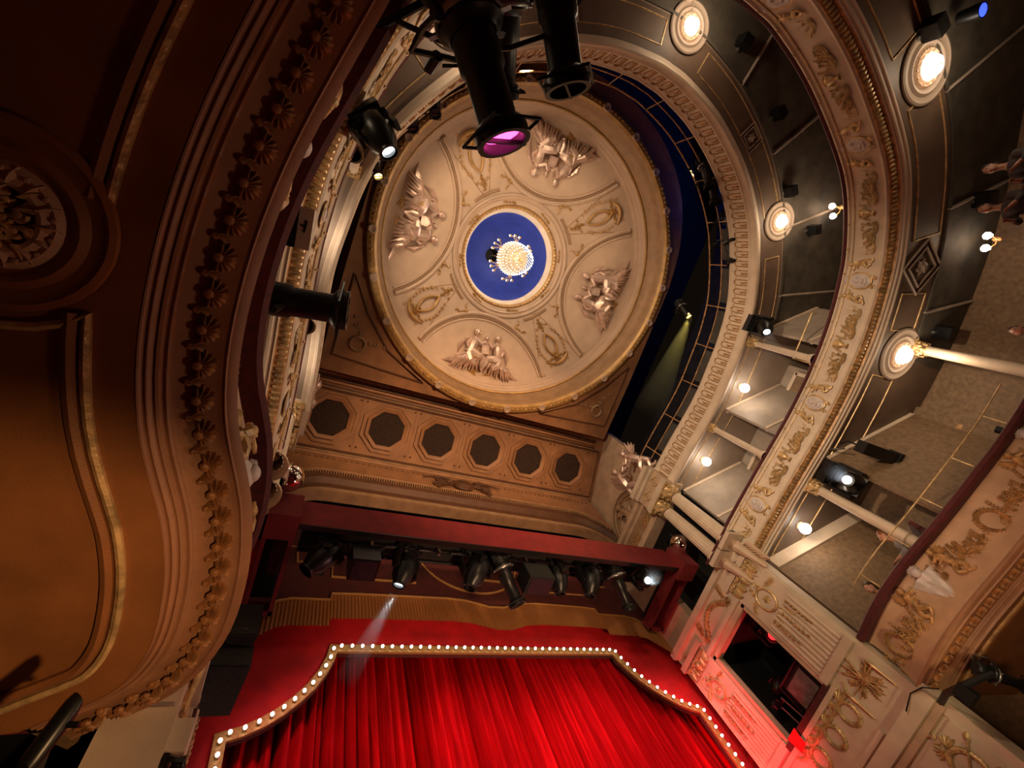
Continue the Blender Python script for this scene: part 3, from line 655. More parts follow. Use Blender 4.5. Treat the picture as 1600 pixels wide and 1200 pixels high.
def cameo_group(B, P, d, h, o, k, big=False, cher=ch, sprm='gold', kd=.36, zk=1.):
    S = lambda q: Matrix.Diagonal((q, q, q * zk, 1))
    X = P.front(d, h, o) @ S(k)
    if B is B1:
        c = inst('draped_shield', shd_m, B, X); x = link('shell_crest', sh_top, c); x.location = (0, .30, .03); x.scale = (.8, .8, .8)
    else:
        c = inst('cameo', cam_big, B, X); link('cameo_bust', bust_m, c); link('gilded_frame', fr_m, c)
        x = link('shell_crest', sh_top, c); x.location = (0, .28, .05)
    for s in (-1, 1):
        p = P.front(d + s * kd * k * (1), h - .03, o) @ S(k); sx = 1 if (p.to_3x3() @ Vector((1, 0, 0))).dot(X.translation - p.translation) < 0 else -1
        inst('cherub', cher[sx], B, p)
        p2 = P.front(d + s * (kd + .28) * k, h - .02, o) @ S(k); inst('leaf_spray', spr[(sx, sprm)], B, p2)
def urn_group(B, P, d, h, o, k, sprm='gold', um=None):
    X = P.front(d, h, o) @ S(k); inst('urn', um or ur_m, B, X)
    for s in (-1, 1):
        p = P.front(d + s * .16 * k, h, o) @ S(k); sx = 1 if (p.to_3x3() @ Vector((1, 0, 0))).dot(X.translation - p.translation) < 0 else -1
        inst('leaf_spray', spr[(sx, sprm)], B, p)
    X2 = P.front(d, h + .13 * k, o) @ S(k); fb = MB()
cameos = [(5.65, 2.15), (5.85, -.9)]
for x, y in cameos: cameo_group(B1, P1, P1.near(x, y), 3.5, .15, 1.15, cher=chd, sprm='gold_dark')
for x, y in ((-5.28, 2.1), (-5.55, -.45), (-4.6, -3.7)): cameo_group(B1, P1, P1.near(x, y), 3.5, .16, 1.0, cher=ch, sprm='gold')
wr_m = wreath(.17, .04, 24, 1.3).mesh('wreath', 'gold_dark')
for x, y in ((5.35, 3.3), (5.72, .75), (-5.5, 1.1), (-5.4, -1.5)):
    d = P1.near(x, y); inst('wreath', wr_m, B1, P1.front(d, 3.48, .15))
    for s in (-1, 1): inst('leaf_spray', spr[(s, 'gold_dark')], B1, P1.front(d + .24 * s, 3.48, .15) @ S(1.2))
for i in range(6):
    d = P1.L * (.02 + .055 * i)
    for s in (-1, 1): inst('leaf_spray', spr[(s, 'gold_dark')], B1, P1.front(d + .1 * s, 3.35 + .3 * (i % 2), .14))

# ---- middle tier
part('rail_cushion', P2.sweep([(-.10, 7.36), (-.16, 7.37), (-.18, 7.41), (-.15, 7.45), (.05, 7.46), (.16, 7.42), (.16, 7.34), (-.1, 7.36)]), 'velvet', B2)
part('front_panel', P2.sweep([(-.10, 7.36), (-.155, 7.35), (-.16, 7.31), (-.12, 7.29), (-.11, 7.25), (-.10, 7.23), (-.085, 7.0), (-.05, 6.76), (-.03, 6.70), (-.055, 6.68), (-.06, 6.64), (-.03, 6.62)]), 'cream', B2)
part('front_bead_line', MB().tube(P2.line(-.118, 7.235), .012, 5), 'gold', B2)
part('bead_bed', P2.sweep([(-.03, 6.62), (-.025, 6.60), (.02, 6.575), (.08, 6.56), (.13, 6.545), (.14, 6.515)]), 'gold_dark', B2)
bd = MB(); nb = int(P2.L / .085)
for i in range(nb):
    p, t, n = P2.at((i + .5) * .085); bd.ball((p.x + n.x * .05, p.y + n.y * .05, 6.565), (.034, .075, .03), 6, 4, Matrix.Rotation(atan2(t.y, t.x), 3, 'Z'))
part('gold_beads', bd, 'gold', B2, stuff=True)
part('soffit_moulding', P2.sweep([(.14, 6.515), (.15, 6.50), (.16, 6.515), (.20, 6.50), (.21, 6.475), (.24, 6.47), (.25, 6.49), (.29, 6.475), (.30, 6.455), (.33, 6.45), (.345, 6.48)]), 'cream', B2)
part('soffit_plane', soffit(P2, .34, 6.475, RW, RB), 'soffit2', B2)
part('deck', soffit(P2, .1, 6.62, RW, RB), 'carpet', B2)
for d in [P2.near(5.45, 2.67), P2.near(5.58, -.06), P2.near(5.02, -2.9), P2.near(3.15, -5.05), P2.near(0, -5.97), P2.near(-3.15, -5.05), P2.near(-5.02, -2.9), P2.near(-5.58, -.06), P2.near(-5.45, 2.67)]:
    cameo_group(B2, P2, d, 7.0, -.08, .92, zk=.55)
for d in [P2.near(5.55, 1.3), P2.near(5.45, -1.52), P2.near(4.25, -4.1), P2.near(1.8, -5.62), P2.near(-1.8, -5.62), P2.near(-4.25, -4.1), P2.near(-5.45, -1.52), P2.near(-5.55, 1.3)]:
    urn_group(B2, P2, d, 6.98, -.10, 1.0)
    for s in (-1, 1): inst('leaf_spray', spr[(s, 'gold')], B2, P2.front(d + .42 * s, 6.98, -.10) @ S(.8))
rs = MB(); flower(rs, 0, 0, .05); rs_m = rs.mesh('rosette', 'gold')
for i in range(int(P2.L / .55)): inst('rosette', rs_m, B2, P2.front((i + .5) * .55, 7.315, -.155) @ S(.6))
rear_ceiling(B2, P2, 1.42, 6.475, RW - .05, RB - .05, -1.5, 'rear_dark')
# gold lines on the soffit, right and left
def ringlines(B, P, h, os_, r, m, breaks, gap=.5):
    cuts = sorted(breaks); segs = []; a = .1
    for c in cuts: segs.append((a, c - gap)); a = c + gap
    segs.append((a, P.L - .1))
    for a, b in segs:
        if b - a < .3: continue
        loop = P.line(os_[0], h, a, b) + list(reversed(P.line(os_[1], h, a, b)))
        part('gold_line', MB().tube(loop, r, 5, closed=True), m, B)
L2 = [(6.54, -1.78), (3.18, -6.25), (-3.18, -6.25), (-6.54, -1.78)]
ringlines(B2, P2, 6.468, (.52, 1.28), .016, 'gold', [P2.near(x * .84, y * .85) for x, y in L2] + [P2.near(5.2, -4.2 + 1)], .45)
# ---- top tier
part('front_panel', P3.sweep([(.1, 10.17), (-.05, 10.16), (-.06, 10.11), (-.03, 10.08), (-.02, 10.03), (.0, 10.0), (.0, 9.56), (-.025, 9.54), (-.03, 9.50), (.0, 9.47), (.025, 9.40), (.02, 9.34), (-.02, 9.31), (-.045, 9.28), (-.04, 9.25), (.0, 9.24)]), 'cream', B3)
part('soffit_moulding', P3.sweep([(.0, 9.24), (.05, 9.26), (.06, 9.30), (.14, 9.31), (.15, 9.35)]), 'cream', B3)
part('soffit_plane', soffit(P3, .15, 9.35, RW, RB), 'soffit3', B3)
part('deck', soffit(P3, .02, 9.95, 9.6, 9.9), 'wall_dark', B3)
lp = MB(); lp.tube([(-.06, -.2, .0), (-.065, .12, .012), (-.045, .19, .014), (0, .215, .014), (.045, .19, .014), (.065, .12, .012), (.06, -.2, 0)], .013, 5); lp.ball((0, -.17, .01), (.03, .05, .02), 6, 4); leaf(lp, 0, -.12, pi / 2, .16, .05, .02)
lp.ball((.105, .17, .008), (.016, .022, .012), 5, 3); lp_m = lp.mesh('frieze_loop', 'gold_dark')
nl = int(P3.L / .25)
for i in range(nl): inst('frieze_loop', lp_m, B3, P3.front((i + .5) * P3.L / nl, 9.78, .0) @ Matrix.Diagonal((1.15, 1.05, 1.5, 1)))
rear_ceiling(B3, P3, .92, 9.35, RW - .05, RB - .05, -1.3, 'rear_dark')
bnd = [i for i in range(P3.n + 1) if P3.p[i].y < -1.2]
part('soffit_band', MB().grid([[(P3.p[i].x + P3.N[i].x * o, P3.p[i].y + P3.N[i].y * o, 9.347) for o in (.16, .9)] for i in bnd]), 'soffit2', B3)
L3 = [(4.5, -4.08), (0, -6.34), (-4.5, -4.08)]
ringlines(B3, P3, 9.345, (.34, .80), .014, 'gold', [P3.near(4.1, -3.3), P3.near(0, -5.43), P3.near(-4.1, -3.3)], .48)
for sg in (-1, 1):       # square carved panels between the ring lights
    X = P3.under(P3.near(sg * 2.35, -4.85), 9.345, .57)
    mb = MB()
    for q in (.24, .17): mb.tube([(q, q, .01), (-q, q, .01), (-q, -q, .01), (q, -q, .01)], .016, 5, closed=True)
    flower(mb, 0, 0, .11); inst('carved_panel', mb.mesh('carved_panel', 'soffit3'), B3, X)
    X = P2.under(P2.near(sg * 5.15, -3.2), 6.468, .9); inst('carved_panel', mb.mesh('carved_panel', 'soffit3'), B2, X @ Matrix.Rotation(pi / 4, 4, 'Z') @ S(1.7))
# gallery safety rail: two tubes, posts, wire glass panels
rail = thing('gallery_rail', 'thin brass safety rail curving round above the topmost balcony front', 'rail', (0, -5.3, 10.15))
part('top_tube', MB().tube(P3.line(-.02, 10.95), .022, 6), 'gold_dark', rail)
part('lower_tube', MB().tube(P3.line(.04, 10.55), .016, 6), 'gold_dark', rail)
for i in range(20):
    p, t, n = P3.at((i + .5) * P3.L / 20); part('post', MB().tube([(p.x + n.x * .06, p.y + n.y * .06, 10.14), (p.x + n.x * .02, p.y + n.y * .02, 10.62), (p.x - n.x * .02, p.y - n.y * .02, 10.95)], .016, 6), 'gold_dark', rail)
for i in range(20):
    if i in (6, 7, 8, 9, 10, 11, 12, 13): continue
    a = (i + .58) * P3.L / 20; part('infill_panel', P3.sweep([(.05, 10.2), (.03, 10.52)], a, min(P3.L, a + P3.L / 20 * .8)), 'wall_dark', rail)
# boxes and partitions behind the fronts (both upper levels)
def level_walls(h0, h1, xs, R, ypts, th, m_part, m_back, sg):
    mb = MB().grid([[(sg * R, 4.4, h0), (sg * R, 4.4, h1)], [(sg * R, -.9, h0), (sg * R, -.9, h1)]]); struct('wall_right' if sg > 0 else 'wall_left', mb, m_back)
    for (x, y, L) in ypts:
        dx, dy = .79, -.61; c = ((x + dx * L / 2) * sg, y + dy * L / 2, (h0 + h1) / 2); R3 = Matrix.Rotation(atan2(dy, dx * sg), 3, 'Z')
        o = struct('wall_right' if sg > 0 else 'wall_left', MB().box(c, (L, .08, h1 - h0), R3), m_part)
        part('picture_rail', MB().box((c[0], c[1], h1 - .05), (L, .14, .09), R3), 'cream', o)
        part('dado', MB().box((c[0], c[1], h0 + .95), (L, .12, .07), R3), 'cream', o)
for sg in (-1, 1):
    level_walls(7.0, 9.35, None, 7.25, [(5.55, 3.64, 2.1), (5.70, .95, 1.95), (5.74, -1.49, 1.85)], .08, 'wall_grey', 'wall_grey', sg)
    level_walls(2.95, 6.475, None, 8.2, [(5.9, 3.85, 2.9), (6.0, 1.0, 2.7)], .1, 'wallpaper', 'wallpaper', sg)
    for y in (2.6, .1): 
        d = struct('door_1', MB().box((sg * 7.18, y - .35, 7.9), (.06, .8, 2.0)), 'wallpaper'); part('door_frame', MB().box((sg * 7.16, y - .35, 8.95), (.08, 1.0, .1)), 'cream', d)
        for q in (-.47, .47): part('door_frame', MB().box((sg * 7.16, y - .35 + q, 7.95), (.08, .1, 2.0)), 'cream', d)
    # deep beam across the lower soffit at the first box
    struct('trim_2', MB().box((sg * 7.05, 2.95, 6.33), (2.95, .22, .34), Matrix.Rotation(atan2(-.61, .79 * sg), 3, 'Z')), 'cream')
    # pilaster strips and door panels on the back wall of the lower level
    for y in (-.2, -1.9, -3.4):
        q = outer(Vector((sg * 5, y)), 8.28, -1., 9.1); d = struct('door_2', MB().box((q.x, q.y, 4.3), (.1, 1.0, 2.4), Matrix.Rotation(0 if y > -1 else atan2(q.y + 1, q.x) * 1, 3, 'Z')), 'wall_grey')
        part('door_frame', MB().box((q.x - .03 * sg, q.y, 5.55), (.12, 1.2, .1), Matrix.Rotation(0 if y > -1 else atan2(q.y + 1, q.x), 3, 'Z')), 'gold_dark', d)

# ------------------------------------------------------------------ columns
def column(x, y, h0, h1, r, label, group, m='cream', flutes=0, capm='gold'):
    t = thing('column', label, 'column', (x, y, h0), group); H = h1 - h0
    if flutes:
        n = flutes * 4; rows = []
        for k in range(9):
            z = .14 + (H - .14 - .36) * k / 8; rr = r * (1 - .14 * (k / 8) ** 1.6)
            rows.append([(rr * (1 - (.0 if j % 4 < 2 else .075)) * cos(2 * pi * j / n), rr * (1 - (.0 if j % 4 < 2 else .075)) * sin(2 * pi * j / n), z) for j in range(n)])
        part('shaft', MB().grid(rows, cv=True), m, t, local=True)
    else: part('shaft', MB().lathe([(r, .1), (r * .95, H * .5), (r * .85, H - .25)], 16), m, t, local=True)
    part('base', MB().lathe([(r * 1.45, 0), (r * 1.45, .05), (r * 1.25, .07), (r * 1.35, .10), (r * 1.1, .14), (r, .15)], 20), m, t, local=True)
    c = MB(); zc = H - (.34 if flutes else .26); hc = H - zc
    c.lathe([(r * .88, zc), (r * 1.02, zc + .02), (r * .88, zc + .04), (r * .95, zc + hc * .5), (r * 1.35, zc + hc * .85)], 16)
    c.box((0, 0, zc + hc * .92), (r * 2.9, r * 2.9, hc * .14))
    for k in range(8):
        a = 2 * pi * k / 8; 
        for lv, (rr, zz, L) in enumerate(((1.0, .08, .4), (1.05, .36, .4))):
            aa = a + lv * pi / 8; b = MB(); leaf(b, 0, 0, pi / 2, hc * L, r * .6, .03)
            c.merge(b, frame((r * rr * cos(aa), r * rr * sin(aa), zc + hc * zz), (-sin(aa), cos(aa), 0), (.25 * cos(aa), .25 * sin(aa), 1), (cos(aa), sin(aa), 0)))
        if k % 2: c.ball((r * 1.35 * cos(a), r * 1.35 * sin(a), zc + hc * .72), (r * .26, r * .26, hc * .13), 7, 5)
    part('capital', c, capm, t, local=True, label='gilded leafy capital'); return t
for sg, sd in ((1, 'right'), (-1, 'left')):
    for k, y in enumerate((1.53, -1.05)):
        column(sg * 5.33, y, 7.38, 9.3, .085, ('slim cream column between middle and topmost balcony, %s side, %s the stage' % (sd, ('nearer', 'farther from')[k])), 'slim columns on the middle balcony')
    if sg > 0: column(sg * 5.95, 1.71, 4.0, 6.47, .12, 'square-capped slim column above the red rail beside a seated spectator' if sg > 0 else 'slim column on the lowest balcony hidden at the left', 'slim columns on the lowest balcony')
    if sg > 0: column(sg * 6.95, -2.05, 3.0, 6.45, .13, 'thick plain cream column beside the round lamp under the middle balcony' if sg > 0 else 'thick plain column on the lowest balcony hidden at left', 'thick columns on the lowest balcony')
    for k, (x, y) in enumerate(((4.95, 3.72), (4.93, 4.22))):
        column(sg * (x + (.36 if sg < 0 else 0)), y, 7.0, 9.3, .185, 'large fluted column with gilded capital at %s of stage, %s' % (sd, ('the one nearer the audience', 'the one nearer the curtain')[k]), 'paired fluted columns', flutes=16)
# ------------------------------------------------------------------ side walls with the boxes next to the stage
XW = 5.2
def relief_obj(name, mb, m, parent, X): return inst(name, mb.mesh(name, m), parent, X)
husk = MB()
for k in range(6):
    y = -.11 * k; r_ = .035 + .008 * (k % 2); husk.ball((0, y, .02), (r_ * .8, r_ * 1.2, r_), 6, 4); leaf(husk, 0, y, pi / 2 + .9, .07, .03); leaf(husk, 0, y, pi / 2 - .9, .07, .03)
leaf(husk, 0, -.62, -pi / 2, .12, .07, .03); husk_m = husk.mesh('husk_drop', 'gold_dark')
oval = MB().tube([(.21 * cos(2 * pi * i / 28), .27 * sin(2 * pi * i / 28), .03) for i in range(28)], .03, 6, closed=True); flower(oval, 0, 0, .10, .05)
for q in (-1, 1):
    curl(oval, q * .12, .34, pi / 2, .09, 1, .022, .03, q); spray(oval, q * .2, .2, q * -.4 + (0 if q > 0 else pi), .24, 1, 5); spray(oval, q * .05, -.3, -pi / 2 + q * .5, .3, 1, 8)
oval_m = oval.mesh('oval_ornament', 'gold')
capo = MB()
for k in range(5):
    x = (k - 2) * .19
    for q in (-1, 0, 1): leaf(capo, x, -.17, pi / 2 + q * .35, .34, .12, .08)
    curl(capo, x - .05, .14, 0, .06, 1, .02, .06, 1); curl(capo, x + .05, .14, pi, .06, 1, .02, .06, -1)
capo.ball((0, .0, .08), (.09, .11, .07), 8, 6); capo_m = capo.mesh('leafy_capital', 'gold')
garl = MB()
stem(garl, bez((-.55, .25), (.0, -.45), (.55, .25), 12), .05, .05)
for i in range(13):
    t = i / 12; p = bez((-.55, .25), (.0, -.45), (.55, .25), 12)[i]; flower(garl, p[0], p[1], .10, .05); leaf(garl, p[0], p[1], 1.2 + 3 * t, .16, .07, .04)
for q in (-1, 1): curl(garl, q * .62, .25, pi / 2, .12, 1.1, .03, .03, q); spray(garl, q * .6, .15, -pi / 2, .3, 1.2, 4)
garl_m = garl.mesh('garland', 'gold_dark')
swag = wreath(.16, .05, 20, 1.25)
for q in (-1, 1):
    for i in range(5): leaf(swag, q * .04, .2, pi / 2 - q * (.5 + .3 * i), .3 - .03 * i, .09, .06)
    stem(swag, bez((q * .05, .24), (q * .28, .10), (q * .40, .32)), .05, .02)
swag_m = swag.mesh('wreath_swag', 'gold')
troph = MB()
for a in (.5, .9, -.5, -.8, 1.3): troph.tube([(-.5 * cos(a + .8), -.5 * sin(a + .8), .03), (.5 * cos(a + .8), .5 * sin(a + .8), .06)], [.012, .03], 6)
troph.lathe([(.0, 0), (.12, .01), (.13, .05), (.05, .07)], 12)
for i in range(9): spray(troph, 0, 0, i * .7, .34, 1.2, i)
troph_m = troph.mesh('instrument_trophy', 'gold_dark')
torch = MB().tube([(0, -.3, .03), (0, .22, .05)], [.014, .04], 7); torch.ball((0, .28, .05), (.045, .09, .04), 7, 5); torch.tube([(-.05, .2, .05), (.05, .2, .05)], .014, 5); torch_m = torch.mesh('torch', 'gold')
laurel = wreath(.30, .075, 34, 1.2); 
for a in (.5, 2.6): laurel.tube([(-.55 * cos(a), -.55 * sin(a), .03), (.5 * cos(a), .5 * sin(a), .05)], [.02, .03], 6); leaf(laurel, .5 * cos(a), .5 * sin(a), a, .2, .14, .05)
for q in (-1, 1):
    for i in range(4): leaf(laurel, q * .05, .42, pi / 2 - q * (.4 + .4 * i), .24, .10, .05)
for i in range(4): leaf(laurel, 0, .45 + .09 * i, pi / 2 + (.8 if i % 2 else -.8), .14, .06, .04)
laurel_m = laurel.mesh('laurel_wreath', 'gold')
acan = MB()
for k in range(6):
    z = -.08 * k; 
    for q in (-1, 0, 1): leaf(acan, q * .07, z, -pi / 2 + q * .5, .22, .12, .09)
acan.tube([(0, .1, .12), (0, .0, .2), (0, -.18, .14), (0, -.45, .06), (0, -.6, .02)], [.10, .12, .09, .06, .03], 8); acan_m = acan.mesh('acanthus_bracket', 'cream_warm', True)
for sg, sd in ((1, 'right'), (-1, 'left')):
    XW = 5.2 if sg > 0 else 5.36
    def F(y, h, o=0): return frame((sg * (XW - o), y, h), (0, sg, 0) if sg < 0 else (0, 1, 0), (0, 0, 1), (-sg, 0, 0)) if sg < 0 else frame((XW - o, y, h), (0, -1, 0), (0, 0, 1), (-1, 0, 0))
    def bx(y0, y1, h0, h1, x0=0, x1=.3, mb=None): return (mb or MB()).box((sg * (XW + (x0 + x1) / 2), (y0 + y1) / 2, (h0 + h1) / 2), (abs(x1 - x0), y1 - y0, h1 - h0))
    wl = bx(3.74, 7.28, -1.5, 4.0); bx(3.74, 4.82, 4.0, 6.13, mb=wl); bx(6.4, 7.28, 4.0, 6.13, mb=wl); bx(3.74, 7.28, 6.13, 7.02, mb=wl)
    W = struct('wall_' + sd, wl, 'cream', False)
    # fluted pilasters each side of the box opening
    for y0, y1 in ((3.86, 4.76), (6.46, 7.22)):
        p = part('pilaster', bx(y0 - .04, y1 + .04, 4.02, 6.5, -.05, 0), 'cream', W, False)
        n = 9; fl = MB()
        for k in range(n):
            yy = y0 + (y1 - y0) * (k + .5) / n; fl.tube([(sg * (XW - .05), yy, 4.2), (sg * (XW - .05), yy, 5.35)], .032, 6)
        part('reeding', fl, 'cream', p)
        yc = (y0 + y1) / 2; k_ = (y1 - y0) / .95
        inst('leafy_capital', capo_m, p, F(yc, 6.30, .05) @ S(k_)); inst('oval_ornament', oval_m, p, F(yc, 5.68, .05) @ S(k_))
        for q in (-1, 0, 1): inst('husk_drop', husk_m, p, F(yc + q * .28 * k_, 5.25 + (.06 if q else -.02), .07) @ S(.85))
        part('pilaster_cap', bx(y0 - .10, y1 + .10, 6.52, 6.66, -.10, 0), 'cream', p, False); part('pilaster_base', bx(y0 - .07, y1 + .07, 4.0, 4.16, -.09, 0), 'cream', p, False)
    # opening frame and lintel panel
    for a, b, c, d in ((4.82, 4.90, 4.0, 6.13), (6.32, 6.40, 4.0, 6.13), (4.82, 6.40, 6.05, 6.15)): part('opening_frame', bx(a, b, c, d, -.03, .05), 'cream_warm', W, False)
    part('lintel_moulding', bx(4.78, 6.44, 6.2, 6.3, -.08, 0), 'cream', W, False); part('lintel_moulding', bx(4.78, 6.44, 6.3, 6.36, -.05, 0), 'cream', W, False)
    inst('garland', garl_m, W, F(5.6, 6.68, .0) @ Matrix.Rotation(pi, 4, 'Z') @ S(.95))
    part('cornice', bx(3.7, 7.3, 6.9, 7.06, -.12 if sg > 0 else -.02, .1), 'cream', W, False)
    # sill, parapet panel with wreaths
    part('sill_cushion', bx(4.84, 6.42, 3.96, 4.06, -.1, .2), 'velvet', W, False)
    for i in range(3): inst('wreath_swag', swag_m, W, F(4.95 + .55 * i, 3.55, .0) @ S(.95))
    part('parapet_moulding', bx(4.75, 7.25, 3.02, 3.1, -.06, 0), 'cream', W, False); part('parapet_moulding', bx(4.75, 7.25, 3.86, 3.95, -.07, 0), 'cream', W, False)
    inst('instrument_trophy', troph_m, W, F(4.25, 3.62, .0) @ S(.72))
    for y in (4.66, 3.92): inst('torch', torch_m, W, F(y, 3.45, .02) @ S(.8))
    part('string_course', bx(3.66, 7.28, 2.72, 2.96, -.14, .0), 'cream', W, False); part('string_course', bx(3.68, 7.28, 2.6, 2.72, -.07, .0), 'cream_warm', W, False)
    part('panel_edge', bx(3.80, 4.72, 1.0, 2.5, -.05, 0), 'cream', W, False); inst('laurel_wreath', laurel_m, W, F(4.2, 2.05, .06) @ S(.72))
    part('end_pier', bx(3.60, 3.80, -1.5, 3.0, -.02, .4), 'cream', W, False)
    # brackets below the paired columns
    for y in ((3.72, 4.22) if sg > 0 else ()):
        part('bracket_block', MB().box((sg * (XW - (.2 if sg > 0 else .1)), y, 6.95 if sg > 0 else 6.5), (.52, .46, .12)), 'cream', W, False)
        inst('acanthus_bracket', acan_m, W, F(y, 6.72 if sg > 0 else 6.27, .0 if sg > 0 else -.08) @ S(1.15 if sg > 0 else .9))
    if sg > 0: part('bracket_cushion', MB().tube([(sg * (XW - .48), 3.45, 7.03), (sg * (XW - .5), 4.48, 7.03)], .03, 6), 'velvet', W)
    # stage-side edge ornaments (washed red by the stage light)
    for h in (6.6, 5.95): inst('oval_ornament', oval_m, W, F(7.02, h, .03) @ S(.5))
    # dark box room behind the opening
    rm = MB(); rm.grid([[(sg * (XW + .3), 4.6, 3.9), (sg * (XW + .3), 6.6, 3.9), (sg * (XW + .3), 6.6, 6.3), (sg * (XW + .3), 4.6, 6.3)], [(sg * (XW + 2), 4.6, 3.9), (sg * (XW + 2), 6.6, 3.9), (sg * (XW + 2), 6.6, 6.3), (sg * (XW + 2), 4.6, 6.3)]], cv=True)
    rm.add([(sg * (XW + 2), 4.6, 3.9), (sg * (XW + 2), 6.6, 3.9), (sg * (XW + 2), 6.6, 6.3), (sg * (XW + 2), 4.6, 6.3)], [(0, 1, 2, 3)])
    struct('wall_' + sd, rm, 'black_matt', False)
    XW = 5.2 if sg > 0 else 5.52
    # upper storey: dark recess between columns and stage, entablature, lunette wall
    up = bx(6.2, 7.28, 7.02, 10.2, .1, .4); bx(3.6, 7.28, 10.2, 13.6, .15, .4, mb=up); bx(4.5, 6.2, 7.02, 9.3, 1.6, 1.7, mb=up)
    U = struct('wall_' + sd, up, 'cream_warm', False)
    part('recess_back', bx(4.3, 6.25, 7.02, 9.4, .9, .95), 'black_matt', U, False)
    for k, (x0, h0, h1) in enumerate(((-.52, 9.3, 9.42), (-.46, 9.42, 9.56), (-.40, 9.56, 9.98), (-.5, 9.98, 10.08), (-.62, 10.08, 10.24))):
        part('entablature_block', bx(3.42 - k * .0, 4.52, h0, h1, x0, .2), 'cream' if k != 2 else 'cream_warm', U, False)
    for k, (x0, h0, h1) in enumerate(((-.2, 9.32, 9.44), (-.15, 9.44, 9.56), (-.10, 9.56, 9.98), (-.18, 9.98, 10.08), (-.30, 10.08, 10.24))):
        part('entablature', bx(4.52, 6.25, h0, h1, x0, .2), 'cream_warm' if k != 2 else 'terra_light', U, False)
    for i in range(4): inst('leaf_spray', spr[(1 if i % 2 else -1, 'gold_dark')], U, F(4.8 + .36 * i, 9.77, .11) @ S(1.0))
    for q in (3.72, 4.22): inst('oval_ornament', oval_m, U, F(q, 9.77, .41) @ S(.45))
    aro = MB()
    for R_, r_ in ((.86, .07), (.74, .04), (.98, .035)): aro.tube([(R_ * cos(a_), R_ * 1.25 * sin(a_), .03) for a_ in [pi * i / 24 for i in range(25)]], r_, 6)
    lu = inst('lunette_arch', aro.mesh('lunette_arch', 'terra_light'), U, F(5.35, 10.25, -.14))
    mb = MB(); mb.merge(cherub(1, 1.9), Matrix.Translation((-.1, .3, 0))); 
    for i in range(5): spray(mb, -.45 + .22 * i, .15 + .1 * (i % 2), pi / 2 + .4 * (2 - i) * .5, .4, 1.3, i)
    inst('lunette_relief', mb.mesh('lunette_relief', 'terra_light'), U, F(5.35, 10.25, -.13))
    # two winged figures above the entablature
    for k, (y, s) in enumerate(((3.62, 1), (4.2, -1))):
        sx = thing('statue', 'gilded winged figure above the column entablature at %s of stage, %s' % (sd, ('audience side', 'stage side')[k]), 'statue', (sg * (XW - .25), y, 10.24), 'winged figures over the columns')
        inst('statue_body', cherub(s, 2.3).mesh('statue_body', 'silver'), sx, frame((sg * (XW - .25), y, 10.68), (0, -sg, 0), (0, 0, 1), (-sg, 0, 0)) @ Matrix.Rotation(.3, 4, 'X'))
        mb = MB(); 
        for i in range(6): leaf(mb, .05 * i, .2 + .05 * i, 1.2 + .25 * i, .7 - .05 * i, .16, .06)
        inst('wing', mb.mesh('wing', 'silver'), sx, frame((sg * (XW - .18), y, 10.8), (0, -sg, 0), (0, 0, 1), (-sg, 0, 0)))

# ------------------------------------------------------------------ stage: curtain, lit portal, valance, pelmet
cx = MB(); rows = []; rn = random.Random(3); ph = 0; xs = []; x = -5.45
fold = []
while x < 5.45:
    wdt = rn.uniform(.08, .24); dep = rn.uniform(.10, .34); fold.append((x, wdt, dep)); x += wdt
    if rn.random() < .45: g_ = rn.uniform(.03, .07); fold.append((x, g_, -rn.uniform(.15, .3))); x += g_
for (x, wdt, dep) in fold:
    for k in range(8):
        t = k / 8; yv = 8.0 - dep * (sin(pi * t) ** 1.5) + .02 * sin(x * 3); xs.append((x + wdt * t, yv))
cx.grid([[(x, y + .04, 9.6) , (x, y, 6.5), (x + .01 * sin(x * 9), y - .01, 3), (x, y - .03, -1.5)] for x, y in xs])
solid('stage_curtain', cx, 'curtain', 'bright red pleated stage curtain hanging inside the bulb-lit frame', 'curtain')
half = [(0, 7.36), (3.46, 7.36), (3.52, 7.08), (3.63, 6.82), (3.80, 6.54), (4.0, 6.31), (4.22, 6.11), (4.45, 5.95), (4.70, 5.83), (5.02, 5.74), (4.98, 5.0), (4.93, 3.5), (4.93, -1.5)]
outl = [(-x, h) for x, h in reversed(half)] + half[1:]
por = thing('lit_portal', 'red cloth stage portal edged with a gold strip of white bulbs', 'stage portal', (0, 7.5, -1.5))
outer_p = [(5.5, -1.5), (5.5, 10.4), (-5.5, 10.4), (-5.5, -1.5)]
nn = outl + outer_p
pm = MB().add([(x, 7.46, h) for x, h in nn] + [(x, 7.54, h) for x, h in nn], [tuple(range(len(nn))), tuple(len(nn) + k for k in range(len(nn)))])
part('red_cloth', pm, 'red_cloth', por, False)
def offs(pl, d):
    r = []
    for i, p in enumerate(pl):
        a = Vector(pl[max(i - 1, 0)]); b = Vector(pl[min(i + 1, len(pl) - 1)]); q = Vector(p)
        t1 = (q - a).normalized() if i else (b - q).normalized(); t2 = (b - q).normalized() if i < len(pl) - 1 else t1
        n = Vector((t1.y, -t1.x)) + Vector((t2.y, -t2.x)); n.normalize(); k = d / max(.5, n.dot(Vector((t1.y, -t1.x)))); r.append(q + n * k)
    return r
inn = offs(outl, .165)      # toward the opening
part('gold_strip', MB().grid([[(a[0], 7.42, a[1]), (b[0], 7.42, b[1]), (b[0], 7.47, b[1]), (a[0], 7.47, a[1])] for a, b in zip(outl, inn)], cv=True), 'braid', por, False)
part('inner_lining', MB().grid([[(b[0], 7.47, b[1]), (b[0], 7.56, b[1])] for b in inn]), 'velvet', por, False)
